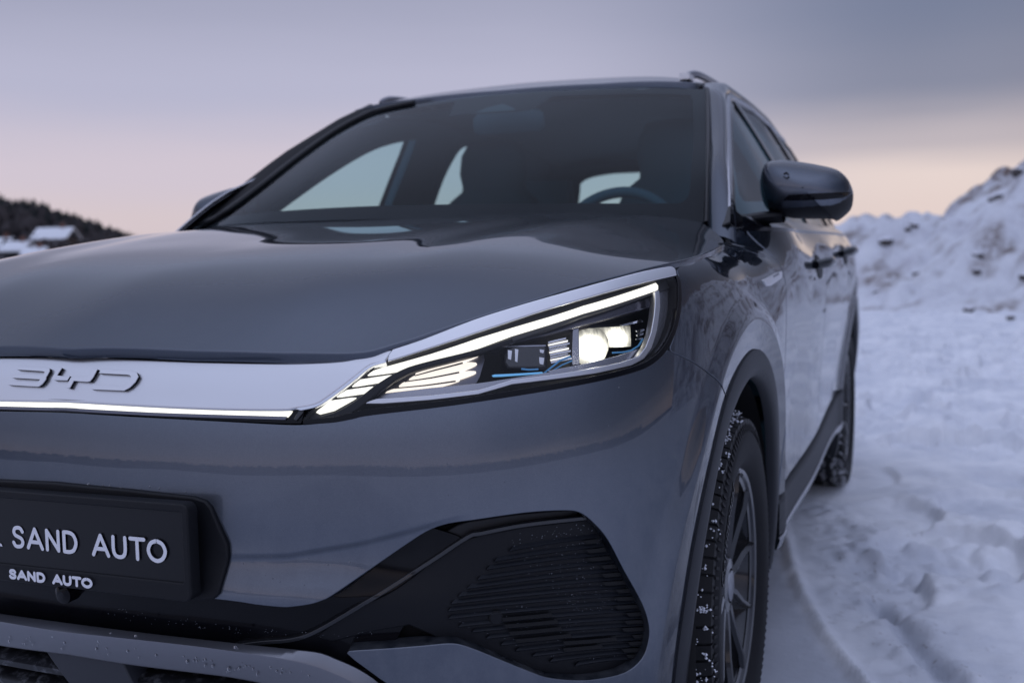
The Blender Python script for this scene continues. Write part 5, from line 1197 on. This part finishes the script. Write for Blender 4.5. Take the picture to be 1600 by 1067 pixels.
# houses with snow on their roofs
MAT['roof_snow'] = principled('roof_snow', (.82,.84,.88), .7)[0]
MAT['wall_dark'] = principled('brown_timber_wall', (.07,.05,.045), .8)[0]
MAT['wall_pale'] = principled('pale_timber_wall', (.42,.40,.40), .8)[0]
MAT['wall_grey'] = principled('grey_timber_wall', (.16,.16,.18), .8)[0]
MAT['pane'] = principled('dark_window', (.02,.022,.028), .1)[0]
MAT['brick'] = principled('chimney_brick', (.18,.09,.07), .8)[0]
def house(px_, dist, w, d_, hw, rot, mat, label):
    o = CAM+(CF+CR*(px_[0]-800)/FPX-CU*(px_[1]-533.5)/FPX)*dist
    root = bpy.data.objects.new('house', None); COL.objects.link(root); root.location = o-np.array([0, 0, hw*.75]); root.rotation_euler.z = rot
    root['label'] = label; root['category'] = 'house'; root['group'] = 'snow-roofed houses on the wooded hill'
    MB().box((0, 0, hw/2-1.5), (w, d_, hw+3)).build('wall', mat, root, smooth=False)
    V = []; rise = d_*.30
    for x in (-w/2-.5, w/2+.5):
        for y, z in ((-d_/2-.6, hw-.25), (0, hw+rise), (d_/2+.6, hw-.25), (d_/2+.6, hw+.10), (0, hw+rise+.42), (-d_/2-.6, hw+.10)): V.append((x, y, z))
    rf = mk('roof', V, [(0,1,7,6),(1,2,8,7),(2,3,9,8),(3,4,10,9),(4,5,11,10),(5,0,6,11),(0,5,4,1),(1,4,3,2),(6,7,10,11),(7,8,9,10)], 'roof_snow', root, smooth=False)
    MB().box((w*.22, 0, hw+rise+.5), (.7, .7, 1.6)).build('chimney', 'brick', rf, smooth=False)
    for x in np.linspace(-w*.34, w*.34, 4):
        wd = MB().box((x, -d_/2-.03, hw*.55), (1.2, .06, 1.2)).build('window', 'roof_snow', root, smooth=False)
        MB().box((x, -d_/2-.07, hw*.55), (1.0, .04, 1.0)).build('pane', 'pane', wd, smooth=False)
for a in (((88,378), 235, 7.0, 7, 2.4, .35, 'wall_dark', 'wide dark house with a snowy roof in the middle of the hill'),
          ((18,368), 262, 6.2, 7, 2.6, .6, 'wall_pale', 'pale house with a snowy roof at the left edge of the photo'),
          ((30,396), 215, 4.4, 5, 2.0, .2, 'wall_grey', 'small grey house with a snowy roof just above the bonnet'),
          ((4,390), 225, 5., 5, 2.2, .1, 'wall_pale', 'pale house cut by the left edge below the others'),
          ((57,403), 205, 3.4, 4, 1.8, .4, 'wall_dark', 'low dark shed with snow on its roof beside the bonnet line')): house(*a)
